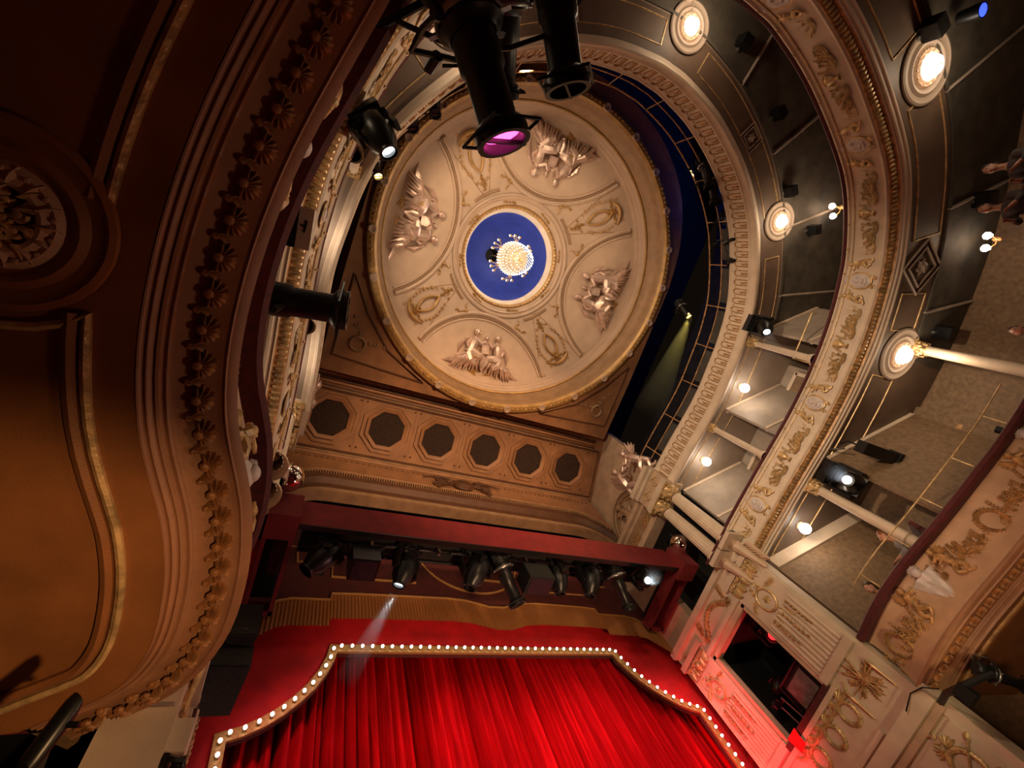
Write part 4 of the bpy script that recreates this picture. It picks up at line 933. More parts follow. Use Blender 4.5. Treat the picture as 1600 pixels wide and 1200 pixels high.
mid = offs(outl, .085); acc = 0; bm_ = MB().ball((0, 0, 0), (.030, .036, .030), 8, 6).mesh('bulb', 'festoon'); sk_m = MB().lathe([(.03, 0), (.03, .03), (.022, .04)], 8, Matrix.Rotation(pi / 2, 4, 'X'), True).mesh('bulb_socket', 'braid')
for a, b in zip(mid, mid[1:]):
    L = (b - a).length; t = acc
    while t < L:
        p = a.lerp(b, t / L)
        if p.y > .4: bo = inst('bulb', bm_, por, Matrix.Translation((p.x, 7.36, p.y))); so = link('bulb_socket', sk_m, bo, loc=(0, .06, 0))
        t += .197
    acc = t - L
# valance with gold braid, and its fringe
val = thing('house_valance', 'dark maroon valance with gold braid pattern and bronze fringe above curtain', 'valance', (0, 7.15, 7.5))
ftop = [(-5.15, 7.55), (-4.85, 7.85), (-4.55, 8.12), (-4.3, 8.2), (-3.56, 8.22), (-3.54, 8.40), (-2.9, 8.43), (-.9, 8.46), (-.45, 8.42), (.1, 8.26), (.5, 8.26), (1.0, 8.42), (1.5, 8.46), (2.9, 8.44), (3.35, 8.40), (3.37, 8.22), (4.2, 8.2), (4.55, 8.12), (4.85, 7.85), (5.15, 7.55)]
part('maroon_cloth', MB().grid([[(x, 7.2, h), (x, 7.2, 10.6)] for x, h in ftop]), 'maroon', val, False)
fr_ = []; 
ft2 = []
for (a, b) in zip(ftop, ftop[1:]):
    n = max(1, int((b[0] - a[0]) / .035))
    ft2 += [(a[0] + (b[0] - a[0]) * k / n, a[1] + (b[1] - a[1]) * k / n) for k in range(n)]
for i, (x, h) in enumerate(ft2 + [ftop[-1]]): fr_.append([(x, 7.18 - .018 * (i % 2), h), (x, 7.17 - .024 * (i % 2), h - .35), (x, 7.18 - .018 * (i % 2), h - .68 + .012 * (i % 3))])
part('fringe', MB().grid(fr_), 'fringe', val, False)
part('fringe_braid', MB().tube([(x, 7.15, h) for x, h in ftop], .025, 5), 'braid', val)
def braid(pts, r=.028): part('gold_braid', MB().tube([(x, 7.18, h) for x, h in pts], r, 5), 'braid', val)
braid([(1.46 * cos(a), 10.2 + 1.46 * sin(a)) for a in [pi + pi * i / 30 for i in range(31)]])
for q in (-1, 1): braid([(q * 3.55, 10.2), (q * 3.55, 8.95), (q * 1.62, 8.95), (q * 2.1, 9.5)]); braid([(q * 4.75, 9.92), (q * 4.35, 9.86), (q * 4.30, 9.36), (q * 4.12, 9.36)])
braid([(-.12 + (.26 - .02 * i) * cos(.4 * i - 1) , 9.85 + (.26 - .02 * i) * sin(.4 * i - 1)) for i in range(13)], .04); braid([(.05, 9.25), (.85, 9.22)], .03)
pel = thing('pelmet', 'long red pelmet hiding the lighting bar in front of stage', 'pelmet', (0, 5.1, 7.6))
part('pelmet_cloth', MB().box((0, 5.1, 8.0), (9.42, .06, .76)), 'pelmet', pel, False)
part('bottom_hem', MB().box((0, 5.12, 7.61), (9.44, .10, .03)), 'black', pel, False)
for sg, sd in ((1, 'right'), (-1, 'left')):
    leg = thing('side_masking', 'red framed masking panel with a black slot at the %s end of pelmet' % sd, 'masking panel', (sg * 4.82, 6, 7.6), 'side masking panels')
    fm = MB(); fm.box((sg * 4.66, 6.05, 7.75), (.07, 2.0, .3)); fm.box((sg * 5.10, 6.05, 7.75), (.07, 2.0, .3)); fm.box((sg * 4.88, 5.1, 7.85), (.52, .5, .7)); fm.box((sg * 4.88, 7.0, 7.72), (.52, .10, .24))
    part('red_frame', fm, 'masking', leg, False)
    part('black_slot', MB().box((sg * 4.88, 6.1, 8.0), (.42, 1.75, .05)), 'black_matt', leg, False)
    dr = MB()
    for i in range(5): dr.tube([(sg * (4.70 + .05 * i), 5.5 + .02 * i, 7.97), (sg * (4.72 + .045 * i), 6.0, 7.9 + .02 * (i % 2)), (sg * (4.75 + .035 * i), 6.45, 7.97)], [.02, .035, .015], 5)
    part('red_drape', dr, 'velvet', leg)
# ------------------------------------------------------------------ stage lanterns
def profile_meshes():
    me = {}
    b = MB(); b.lathe([(.0, .36), (.10, .36), (.125, .33), (.13, .12), (.15, .10), (.15, .02), (.12, 0), (.11, -.02)], 18)
    for k in range(6): b.box((0, 0, .16 + .028 * k), (.275, .275, .008), Matrix.Rotation(.4, 3, 'Z'))
    b.box((0, .11, .2), (.12, .1, .24)); me['lamp_house'] = b.mesh('lamp_house', 'black')
    b = MB(); b.lathe([(.105, 0), (.105, -.16), (.09, -.18), (.09, -.40), (.115, -.42), (.125, -.44), (.125, -.50), (.10, -.50), (.095, -.44)], 18); me['lens_tube'] = b.mesh('lens_tube', 'black')
    b = MB(); b.lathe([(.155, .07), (.16, .06), (.16, .045), (.155, .035)], 18)
    for k in range(4): b.box((.17 * cos(pi / 2 * k + .8), .17 * sin(pi / 2 * k + .8), .05), (.05, .03, .012), Matrix.Rotation(pi / 2 * k + .8, 3, 'Z'))
    me['shutter_collar'] = b.mesh('shutter_collar', 'steel')
    b = MB(); b.box((0, 0, -.49), (.26, .012, .02)); b.tube([(.13, 0, -.45), (.13, .13, -.45), (-.13, .13, -.45), (-.13, 0, -.45), (-.13, -.13, -.45), (.13, -.13, -.45)], .009, 5, closed=True); me['colour_frame'] = b.mesh('colour_frame', 'black')
    b = MB(); b.tube([(.17, 0, .05), (.17, .12, .08), (.15, .28, .10), (-.15, .28, .10), (-.17, .12, .08), (-.17, 0, .05)], .016, 5)
    for s in (-1, 1): b.lathe([(0, .02), (.03, .02), (.03, -.02), (0, -.02)], 8, frame((s * .17, 0, .05), (0, 1, 0), (0, 0, 1), (1, 0, 0)))
    b.lathe([(.03, 0), (.03, .1), (.0, .1)], 8, frame((0, .28, .10), (1, 0, 0), (0, 0, -1), (0, 1, 0))); me['yoke'] = b.mesh('yoke', 'black')
    b = MB(); b.tube([(.06, .1, .34), (.16, .18, .38), (.22, .1, .2), (.18, .24, .05), (.06, .34, .1)], .009, 5); me['cable'] = b.mesh('cable', 'black')
    b = MB(); b.lathe([(0, -.455), (.05, -.462), (.095, -.45)], 16); me['lens'] = b
    return me
PMs = profile_meshes(); lens_cache = {}
def profile_spot(loc, aim, s, label, group, lens='lens_dark', roll=0.):
    q = (Vector(aim) - Vector(loc)).to_track_quat('-Z', 'Y') @ Quaternion((0, 0, 1), roll)
    t = thing('stage_lantern', label, 'spotlight', loc, group, q); t.scale = (s, s, s)
    for n, me in PMs.items():
        if n == 'lens':
            if lens not in lens_cache: lens_cache[lens] = me.mesh('lens', lens)
            me = lens_cache[lens]
        link(n, me, t)
    return t
def mh_meshes():
    me = {}
    b = MB(); b.box((0, 0, .42), (.36, .30, .14)); b.box((0, 0, .34), (.26, .22, .04)); me['base'] = b.mesh('base', 'black', False)
    b = MB()
    for s in (-1, 1): b.prism([(-.07, 0), (.07, 0), (.05, -.36), (-.05, -.36)], -.02, .02, frame((s * .19, 0, .33), (0, 1, 0), (0, 0, 1), (1, 0, 0)))
    b.box((0, 0, .31), (.42, .14, .05)); me['yoke'] = b.mesh('yoke', 'black', False)
    b = MB(); b.lathe([(0, .17), (.10, .17), (.145, .12), (.155, 0), (.14, -.14), (.09, -.22), (.085, -.25), (.065, -.25), (.062, -.22)], 18); 
    for k in range(4): b.box((0, 0, .05 + .025 * k), (.30, .25, .008))
    me['head'] = b; b = MB(); b.lathe([(0, -.225), (.064, -.215)], 16); me['lens'] = b
    b = MB(); b.lathe([(.088, -.235), (.10, -.24), (.10, -.262), (.08, -.265)], 16); me['bezel'] = b
    return me
MH = mh_meshes(); mh_cache = {}
def moving_head(loc, up, aim, s, label, group, lens='lens_white'):
    """base along +up, head pointing to aim"""
    q = Vector(up).to_track_quat('Z', 'Y'); t = thing('moving_head_lamp', label, 'spotlight', loc, group, q); t.scale = (s, s, s)
    link('base', MH['base'], t); link('yoke', MH['yoke'], t)
    d = q.inverted() @ (Vector(aim) - Vector(loc)); q2 = d.to_track_quat('-Z', 'Y')
    for n, m in (('head', 'black'), ('lens', lens), ('bezel', 'black')):
        if (n, m) not in mh_cache: mh_cache[(n, m)] = MH[n].mesh(n, m)
        o = link(n, mh_cache[(n, m)], t, loc=(0, 0, .06)); o.rotation_mode = 'QUATERNION'; o.rotation_quaternion = q2
    return t
g = 'lanterns over the lowest balcony front'
profile_spot((-4.72, -1.52, 3.50), (-4.28, -.84, 3.22), 1.5, 'large black lantern at top centre with a glowing magenta lens', g, 'lens_pink', .4)
profile_spot((-4.22, -2.3, 3.9), (-3.88, -1.7, 3.8), 1.5, 'large black lantern at picture top right of the magenta-lit one', g, 'lens_dark', 1.)
profile_spot((-4.45, -2.1, 4.2), (-4.15, -1.5, 4.5), 1.2, 'black lantern behind the magenta-lit one, half hidden by it', g)
profile_spot((-5.66, .78, 4.46), (-5.07, .69, 4.42), 1.45, 'black lantern at left lying across red rail, pointing right', g, 'lens_dark', 1.2)
bar = thing('lantern_bar', 'black boom bar carrying the large foreground lanterns at top', 'bar', (-4.7, -2.2, 3.9))
part('pipe', MB().tube([(-5.5, -1.2, 4.0), (-5.0, -1.75, 3.85), (-4.3, -2.35, 3.95), (-3.4, -2.9, 4.05)], .03, 8), 'black', bar)
part('clamp', MB().box((-4.75, -1.95, 3.8), (.12, .12, .2)).box((-4.1, -2.45, 3.9), (.12, .12, .2)), 'steel', bar)
part('rail_bracket', MB().tube([(-5.5, .78, 4.05), (-5.45, .78, 4.45)], .03, 6), 'black', bar)
part('cable', MB().tube([(-5.2, -1.5, 3.9), (-4.7, -1.5, 3.75), (-4.4, -1.7, 3.8), (-4.1, -2.0, 3.9), (-3.9, -2.5, 4.0)], .02, 6), 'black', bar)
moving_head((-5.1, -1.22, 6.25), (-.35, -.3, .9), (-4.4, -.5, 5.6), 1.25, 'black moving-head lamp with white lens beside gold bead strip at upper left', 'moving heads', 'lens_white')
profile_spot((-5.05, -1.45, 10.05), (-4.85, -1.1, 9.7), .8, 'small lantern with amber lens at left gallery edge', 'gallery lanterns', 'lens_yellow')
profile_spot((-4.62, -2.6, 10.55), (-4.50, -2.3, 10.1), .9, 'unlit can lantern hanging from gallery rail left of dome, lower of two', 'gallery lanterns')
profile_spot((-4.28, -3.05, 10.6), (-4.15, -2.7, 10.1), .9, 'unlit can lantern hanging from gallery rail left of dome, upper of two', 'gallery lanterns')
for k, (p, q) in enumerate((((2.6, -4.75, 10.5), (2.8, -4.1, 10.1)), ((3.0, -4.5, 10.5), (3.15, -3.85, 10.1)), ((3.95, -3.85, 10.35), (4.15, -3.2, 10.0)), ((4.25, -3.35, 10.35), (4.4, -2.7, 10.0)))):
    profile_spot(p, q, 1.15, 'black lantern clamped on gallery rail right of the dome, number %s along from picture top' % ('one', 'two', 'three', 'four')[k], 'gallery lanterns', 'lens_dark', .8)
profile_spot((4.12, -1.38, 10.95), (4.3, -.9, 10.2), .8, 'gallery lantern with amber lens and yellow beam right of the dome', 'gallery lanterns', 'lens_yellow')
moving_head((5.02, -1.5, 8.72), (.15, 0, 1), (4.2, -.6, 7.2), 1.25, 'black moving-head lamp with white beam at slim column under topmost balcony', 'moving heads')
moving_head((5.78, 1.22, 5.55), (.1, 0, 1), (3.8, .9, 5.25), 1.45, 'black moving-head lamp with a bluish white beam under middle balcony at right', 'moving heads')
fl = thing('flood_lamp', 'long black floodlight hung on a pipe beside the moving head at right', 'floodlight', (6.1, .45, 5.6))
R_ = Matrix.Rotation(.15, 3, 'Y')
part('housing', MB().box((6.15, .42, 5.7), (1.0, .26, .22), R_), 'black', fl, False); part('end_cap', MB().box((6.67, .42, 5.62), (.10, .32, .28), R_), 'black_matt', fl, False)
part('bracket', MB().tube([(5.75, .42, 5.8), (5.75, .42, 6.1), (5.9, .55, 6.3)], .02, 6), 'black', fl); part('pipe', MB().tube([(5.75, .6, 6.1), (5.85, .7, 6.3), (5.95, .75, 6.45)], .025, 6), 'steel', fl)
# lanterns on the bridge behind the pelmet
brg = thing('lighting_bar', 'black lighting bar with cables tucked behind the red pelmet', 'bar', (0, 5.5, 7.7))
part('pipe', MB().tube([(-4.5, 5.5, 7.85), (4.5, 5.5, 7.85)], .035, 8), 'black', brg); part('pipe', MB().tube([(-4.5, 5.8, 7.9), (4.5, 5.8, 7.9)], .035, 8), 'black', brg)
part('cable_tray', MB().box((0, 5.66, 8.05), (9.0, .4, .08)), 'black_matt', brg, False)
rn = random.Random(11)
for i in range(12):
    x0 = -4.2 + .7 * i; part('cable', MB().tube([(x0, 5.45, 7.85), (x0 + .2, 5.42, 7.68 + .05 * rn.random()), (x0 + .45, 5.45, 7.72), (x0 + .6, 5.5, 7.86)], .015, 5), 'black', brg)
    part('clamp', MB().box((x0 + .3, 5.5, 7.84), (.05, .09, .12)), 'steel', brg)
gb = 'lanterns behind the pelmet'
moving_head((-4.05, 5.6, 7.45), (.15, 0, 1), (-4.6, 5.9, 6.9), 1.62, 'unlit tilted moving head at far left of the row under the pelmet', gb, 'lens_dark')
bxl = thing('box_lamp', 'square-fronted black wash lamp, second from left in the row under pelmet', 'spotlight', (-3.37, 5.4, 7.15), gb)
part('housing', MB().box((-3.37, 5.5, 7.3), (.5, .45, .42)), 'black', bxl, False); part('lens', MB().box((-3.37, 5.5, 7.08), (.42, .38, .02)), 'lens_dark', bxl, False); part('yoke', MB().tube([(-3.65, 5.5, 7.35), (-3.65, 5.5, 7.84), (-3.09, 5.5, 7.84), (-3.09, 5.5, 7.35)], .02, 5), 'black', bxl)
moving_head((-2.52, 5.72, 7.42), (.15, -.2, 1), (-2.95, 6.35, 6.2), 1.43, 'lit moving head with round white lens and beam toward the curtain', gb, 'lens_white')
moving_head((-1.0, 5.6, 7.4), (0, 0, 1), (-1.35, 6.0, 6.8), 1.56, 'unlit moving head left of centre under the pelmet, angled left', gb, 'lens_dark')
profile_spot((-.35, 5.6, 7.5), (-.1, 5.9, 6.9), 1.43, 'unlit lantern near the middle of the row under pelmet', gb)
bx2 = thing('box_lamp', 'large black box lamp right of middle in the row under pelmet', 'spotlight', (.3, 5.4, 7.1), gb)
part('housing', MB().box((.35, 5.55, 7.32), (.62, .45, .44)), 'black_matt', bx2, False); part('lens', MB().box((.35, 5.55, 7.09), (.52, .38, .02)), 'lens_dark', bx2, False); part('yoke', MB().tube([(.0, 5.55, 7.35), (.0, 5.52, 7.84), (.7, 5.52, 7.84), (.7, 5.55, 7.35)], .02, 5), 'black', bx2)
moving_head((1.05, 5.6, 7.42), (.1, 0, 1), (1.0, 6.1, 6.6), 1.37, 'unlit moving head right of the large box lamp under pelmet', gb, 'lens_dark')
moving_head((1.95, 5.55, 7.4), (0, 0, 1), (1.7, 6.1, 6.7), 1.49, 'unlit moving head, second from right in the row under pelmet', gb, 'lens_dark')
profile_spot((2.7, 5.5, 7.5), (2.9, 5.9, 6.9), 1.43, 'unlit lantern between two moving heads at right of the row under pelmet', gb)
moving_head((3.5, 5.42, 7.42), (-.1, 0, 1), (3.3, 5.15, 7.0), 1.30, 'lit moving head with small white lens at right end of row', gb, 'lens_white')
# small lamps low at the sides
low = thing('stage_lantern', 'small black silhouetted lantern low at bottom left corner', 'spotlight', (-5.76, 2.55, 1.75))
part('lamp_house', MB().lathe([(0, .13), (.035, .125), (.046, .09), (.046, -.10), (.04, -.13), (0, -.13)], 14, frame((-5.72, 2.5, 1.98), (0, 1, 0), (.8, 0, -.6), (.3, -.55, .78))), 'black', low)
part('bracket', MB().tube([(-5.72, 2.5, 1.98), (-5.72, 2.62, 1.88), (-5.78, 2.85, 1.75)], .02, 6).tube([(-5.72, 2.48, 2.0), (-5.63, 2.46, 1.98)], .014, 5), 'black', low)
bb = thing('lantern_bar', 'dark bar crossing the bottom left corner under the soffit', 'bar', (-6.4, 2.9, 1.6)); part('pipe', MB().tube([(-8.0, 2.92, 1.72), (-5.65, 2.86, 1.72)], .05, 8), 'black', bb); part('skirt', MB().box((-6.8, 2.98, 1.62), (2.3, .05, .14)), 'black_matt', bb, False)
moving_head((-5.21, 3.66, 2.62), (-1, 0, .2), (-4.8, 4.5, 2.2), .27, 'small dark lamp beside left wall near the corner of gold portal strip', 'moving heads', 'lens_dark')
lb = thing('lantern_bar', 'black bracket arm with cable on the right wall below the lowest balcony', 'bar', (4.6, 3.0, 2.1))
part('pipe', MB().tube([(5.25, 3.75, 2.7), (4.9, 3.4, 2.62), (4.62, 3.05, 2.45), (4.9, 2.7, 2.35)], .05, 7), 'black', lb); part('cable', MB().tube([(4.98, 4.1, 2.9), (5.02, 3.82, 2.98), (5.02, 3.6, 2.9), (4.85, 3.4, 2.7)], .012, 5), 'black', lb); part('clamp', MB().box((4.63, 3.12, 2.38), (.16, .2, .22)), 'black', lb)
profile_spot((5.1, 2.75, 2.35), (5.6, 2.7, 2.0), .8, 'dark lantern at the bottom right corner on a bracket arm', 'lanterns at the lowest balcony')
# black box with white card on the left rail
ub = thing('control_box', 'black box with white card label fixed on the left red rail', 'box', (-5.55, .12, 4.3)); Rz = Matrix.Rotation(-.1, 3, 'Z')
part('housing', MB().box((-5.66, .12, 4.42), (.30, .34, .22), Rz).box((-5.66, .12, 4.2), (.1, .1, .26)), 'black', ub, False); part('white_card', MB().box((-5.46, .10, 4.44), (.12, .34, .20), Rz), 'white_metal', ub, False)
part('printed_mark', MB().box((-5.455, .08, 4.335), (.016, .10, .01)).box((-5.47, .08, 4.335), (.04, .016, .01)), 'black', ub, False)
# loudspeaker hung at the left of the portal
ls = thing('loudspeaker', 'large dark grey hung loudspeaker pair at left before red portal', 'speaker', (-5.2, 6.5, 5.3))
def cab(hc, tilt, nm):
    X = frame((-5.17, 6.55, hc), (1, 0, 0), (0, cos(tilt), sin(tilt)), (0, -sin(tilt), cos(tilt))); p = part(nm, MB().merge(MB().prism([(-.36, -.3), (.36, -.3), (.26, .3), (-.26, .3)], -.38, .38), X), 'speaker_grey', ls, False)
    part('grille', MB().merge(MB().box((0, -.31, 0), (.66, .02, .70)), X), 'speaker_grey', p, False); part('badge', MB().merge(MB().box((.16, -.325, -.25), (.07, .012, .02)), X), 'steel', p, False)
cab(6.62, -.12, 'cabinet'); cab(5.86, -.45, 'cabinet'); part('hanging_bracket', MB().tube([(-5.17, 6.6, 7.0), (-5.17, 6.75, 7.5)], .03, 6), 'black', ls)
# mirror balls
for sg, sd in ((1, 'right'), (-1, 'left')):
    y = 4.73 if sg > 0 else 4.54; bxp = 5.04 if sg > 0 else 4.98; t = thing('mirror_ball', 'small mirror ball hanging at the %s end of the pelmet' % sd, 'mirror ball', (sg * bxp, y, 7.96), 'mirror balls')
    part('tiled_ball', MB().ball((sg * bxp, y, 8.23), .27, 40, 22), 'chrome', t, True); part('motor', MB().lathe([(.0, .42), (.05, .42), (.05, .30), (.02, .28), (.02, .26)], 10, Matrix.Translation((sg * bxp, y, 8.23))), 'black', t); part('arm', MB().tube([(sg * bxp, y, 8.62), (sg * 5.25, y + .35, 8.85), (sg * 5.6, y + .45, 8.85)], .025, 6), 'black', t)

# ------------------------------------------------------------------ house lights
pl = MB().lathe([(.62, 0), (.61, .025), (.57, .04), (.54, .02), (.47, .015), (.45, .03), (.42, .05), (.39, .04), (.37, .015), (.34, .01)], 36); pl_m = pl.mesh('outer_ring', 'soffit3'); pl_b = pl.mesh('outer_ring', 'soffit1')
rz = MB().lathe([(.34, .01), (.30, .05), (.27, .03), (.23, .06), (.2, .05)], 28)
for k in range(14):
    a = 2 * pi * k / 14; leaf(rz, .22 * cos(a), .22 * sin(a), a, .11, .08, .08); rz.ball((.29 * cos(a + .22), .29 * sin(a + .22), .04), .022, 6, 4)
rz_m = rz.mesh('leaf_rosette', 'cream_warm')
bowl = MB().lathe([(.20, .05), (.195, .12), (.15, .19), (.08, .22), (0, .225)], 20).mesh('glass_bowl', 'globe'); fin = MB().ball((0, 0, .235), (.02, .02, .025), 6, 5).mesh('finial', 'gold')
def ring_light(x, y, h, s, label, group, lit=True):
    t = thing('ceiling_light', label, 'ceiling light', (x, y, h), group, Quaternion((1, 0, 0), pi)); t.scale = (s, s, s)
    link('outer_ring', pl_m if lit else pl_b, t); link('leaf_rosette', rz_m, t)
    if lit: link('glass_bowl', bowl, t); link('finial', fin, t)
    return t
for (x, y), nm in zip(L3, ('right of the dome', 'at the back, picture top right', 'at left beside black lantern')): ring_light(x, y, 9.33, .78, 'round lit ceiling light under topmost balcony, ' + nm, 'round lights under topmost balcony')
for (x, y), nm in zip(L2, ('beside the thick column at right', 'at the upper right corner of picture')): ring_light(x, y, 6.46, .98, 'round lit ceiling light under middle balcony, ' + nm, 'round lights under middle balcony')
um = ring_light(-6.5, .46, 2.745, .70, 'unlit round ceiling rose with gilded leaves on brown soffit at left edge', 'round lights under lowest balcony', False)
mb = MB(); rn = random.Random(5)
for k in range(7):
    for j in range(3):
        a = 2 * pi * k / 7 + .3 * j; r_ = .05 + .07 * j; curl(mb, r_ * cos(a), r_ * sin(a), a, .045, 1, .016, .07 - .015 * j, 1 if k % 2 else -1); leaf(mb, r_ * cos(a + .3), r_ * sin(a + .3), a, .10, .06, .1)
link('leaf_boss', mb.mesh('leaf_boss', 'gold'), um)
gl = MB().ball((0, 0, .16), (.13, .13, .13), 14, 10).mesh('glass_globe', 'globe'); gbm = MB().lathe([(.10, 0), (.10, .02), (.06, .04), (.05, .06)], 14).mesh('brass_base', 'gold'); gf = MB().ball((0, 0, .28), (.018, .018, .03), 6, 4).mesh('finial', 'gold')
for k, (x, y, h, lb_) in enumerate(((5.80, .17, 9.34, 'lit globe lamp on box ceiling beside the black moving head'), (5.70, 2.53, 9.34, 'lit globe lamp on box ceiling nearest the fluted columns'), (6.26, 2.74, 6.46, 'lit globe lamp under the middle balcony, lowest of the three globes'))):
    t = thing('globe_lamp', lb_, 'globe lamp', (x, y, h), 'globe lamps in the boxes', Quaternion((1, 0, 0), pi)); link('brass_base', gbm, t); link('glass_globe', gl, t); link('finial', gf, t)
def sconce(x, y, h, ang, label, n=2):
    t = thing('wall_sconce', label, 'wall lamp', (x, y, h), 'wall lamps behind the balconies'); d = Vector((cos(ang), sin(ang), 0)); sd_ = Vector((-sin(ang), cos(ang), 0)); c = Vector((x, y, h))
    part('back_plate', MB().ball(c, (.05, .05, .09), 8, 6), 'gold_dark', t)
    for k in range(n):
        s = (k - (n - 1) / 2) * .26; e = c + d * .22 + sd_ * s
        part('arm', MB().tube([c, c + d * .15 + sd_ * s * .5 - Vector((0, 0, .06)), e], .012, 5), 'gold_dark', t); part('lamp_shade', MB().lathe([(.03, -.02), (.075, .04), (.07, .1), (.03, .13), (0, .135)], 12, Matrix.Translation(e)), 'globe', t)
sconce(6.98, -4.62, 6.1, pi * .8, 'twin wall lamp glowing on brown wall at right edge of picture'); sconce(5.9, -5.0, 9.0, pi * .75, 'twin wall lamp seen past the cream front at upper right')
red = thing('indicator_lamp', 'small red-lit lamp at the right picture edge above the red rail', 'lamp', (6.6, -.75, 4.2)); part('lens', MB().ball((6.62, -.82, 4.28), .05, 8, 6), 'lens_red', red); part('housing', MB().lathe([(0, .12), (.07, .12), (.07, .0)], 10, Matrix.Translation((6.64, -.82, 4.27))), 'black', red)
spk = MB().box((0, 0, -.14), (.24, .2, .26)).mesh('cabinet', 'black', False); spg = MB().box((0, -.105, -.14), (.2, .015, .22)).mesh('grille', 'black_matt', False); spb = MB().box((0, .1, -.02), (.05, .12, .05)).mesh('bracket', 'steel', False)
for k, (x, y, h, r_, nm) in enumerate(((1.3, -6.7, 9.2, 0, 'nearest the picture top'), (2.95, -6.0, 9.2, .4, 'second from picture top'), (4.28, -4.75, 9.2, .8, 'beside the round light'), (5.6, -4.3, 9.2, 1., 'nearest twin wall lamp'))):
    t = thing('small_speaker', 'little black speaker under topmost balcony, ' + nm, 'speaker', (x, y, h + .142), 'little speakers', Quaternion((0, 0, 1), r_)); link('cabinet', spk, t); link('grille', spg, t); link('bracket', spb, t)
for k, (x, y, h, r_, nm) in enumerate(((2.7, -6.6, 6.47, .3, 'at upper right corner'), (6.3, -5.2, 6.47, .9, 'above twin wall lamp'), (7.4, -2.6, 6.47, 1.2, 'behind the thick column'))):
    t = thing('small_speaker', 'dim black speaker under middle balcony, ' + nm, 'speaker', (x, y, h), 'little speakers', Quaternion((0, 0, 1), r_)); t.scale = (1.2, 1.2, 1.2); link('cabinet', spk, t); link('grille', spg, t); link('bracket', spb, t)
bl = thing('stage_lantern', 'blue-lit lens at the top right corner of picture', 'spotlight', (3.16, -7.0, 5.95)); part('lamp_house', MB().lathe([(0, .35), (.1, .33), (.12, .1), (.12, 0)], 12, Matrix.Translation((3.16, -7.0, 5.97))), 'black', bl); part('lens', MB().ball((3.16, -7.0, 5.97), (.10, .10, .02), 10, 4), 'lens_blue', bl)

# ------------------------------------------------------------------ chandelier
ct = thing('chandelier', 'crystal chandelier glowing under the blue dome centre', 'chandelier', (0, DC.y, 14.1)); CX = Matrix.Translation((0, DC.y, 0))
part('stem', MB().tube([(0, DC.y, 15.7), (0, DC.y, 17.6)], .03, 6), 'gold_dark', ct); part('crystal_basket', MB().lathe([(.50, 15.15), (.52, 15.05), (.46, 14.8), (.34, 14.55), (.18, 14.38), (.06, 14.3), (0, 14.28)], 28, CX), 'basket', ct)
part('crown', MB().lathe([(.05, 15.8), (.2, 15.75), (.28, 15.6), (.2, 15.5), (.3, 15.3), (.50, 15.17)], 20, CX), 'crystal', ct); part('brass_hoop', MB().tube([(.52 * cos(2 * pi * i / 30), DC.y + .52 * sin(2 * pi * i / 30), 15.1) for i in range(30)], .02, 6, closed=True), 'gold', ct)
dr = MB(); rn = random.Random(2)
for lv in range(7):
    r_ = .53 * sqrt(max(.02, 1 - (lv / 7) ** 2)); z = 15.08 - .11 * lv - .015 * lv * lv; n = max(6, int(r_ * 70))
    for k in range(n):
        a = 2 * pi * (k + .5 * (lv % 2)) / n; dr.ball((r_ * 1.04 * cos(a), DC.y + r_ * 1.04 * sin(a), z - .045), (.017, .017, .04), 5, 3)
part('crystal_drops', dr, 'crystal', ct, stuff=True); part('bottom_finial', MB().ball((0, DC.y, 14.22), (.06, .06, .09), 8, 6).tube([(.1 * cos(a), DC.y + .1 * sin(a), 14.34) for a in [k * .6 for k in range(9)]], .015, 5), 'gold', ct)
armm = MB(); bulbs = []
for k, s in enumerate((-1, 0, 1)):
    armm.tube([(.48, 0, .0), (.62, s * .05, -.10), (.72, s * .14, -.04), (.76 - .03 * abs(s), s * .17, .06)], .012, 5); armm.lathe([(.0, .05), (.035, .06), (.045, .08), (0, .085)], 8, Matrix.Translation((.76 - .03 * abs(s), s * .17, 0)))
arm_m = armm.mesh('arm', 'gold'); bu = MB()
for s in (-1, 0, 1): bu.ball((.76 - .03 * abs(s), s * .17, .15), (.035, .035, .055), 8, 6)
one_bulb = MB().ball((0, 0, .15), (.036, .036, .055), 8, 6).mesh('candle_bulb', 'bulb')
for k in range(6):
    a = inst('arm', arm_m, ct, Matrix.Translation((0, DC.y, 15.05)) @ Matrix.Rotation(radians(60 * k + 20), 4, 'Z'))
    for s in (-1, 0, 1): link('candle_bulb', one_bulb, a, loc=(.76 - .03 * abs(s), s * .17, 0))

# ------------------------------------------------------------------ safety bars on the balcony rails, box room gear
sb = thing('safety_bar', 'thin brass bar on posts above the red rail of lowest balcony at right', 'rail', (5.6, 1, 4.05)); a0, a1 = P1.near(5.1, 2.9), P1.near(5.95, -1.6)
part('bar', MB().tube(P1.line(.02, 4.42, a0, a1), .016, 6), 'gold', sb)
for k in range(5):
    p, t, n = P1.at(a0 + (a1 - a0) * (k + .3) / 5); part('post', MB().tube([(p.x + n.x * .05, p.y + n.y * .05, 4.08), (p.x + n.x * .02, p.y + n.y * .02, 4.42)], .014, 5), 'gold', sb)
sb2 = thing('safety_bar', 'short brass handrail bracket above red rail of middle balcony at right', 'rail', (5.4, -1.2, 7.45)); part('bar', MB().tube([(5.42, -.95, 7.44), (5.42, -.95, 7.95), (5.30, -2.1, 7.95), (5.45, -2.15, 7.95)], .022, 6), 'gold', sb2); part('foot', MB().box((5.42, -.95, 7.45), (.1, .1, .03)), 'gold', sb2)
gear = thing('equipment_rack', 'black rack with a smoky glass screen inside the box opening at right', 'rack', (5.75, 5.5, 3.95))
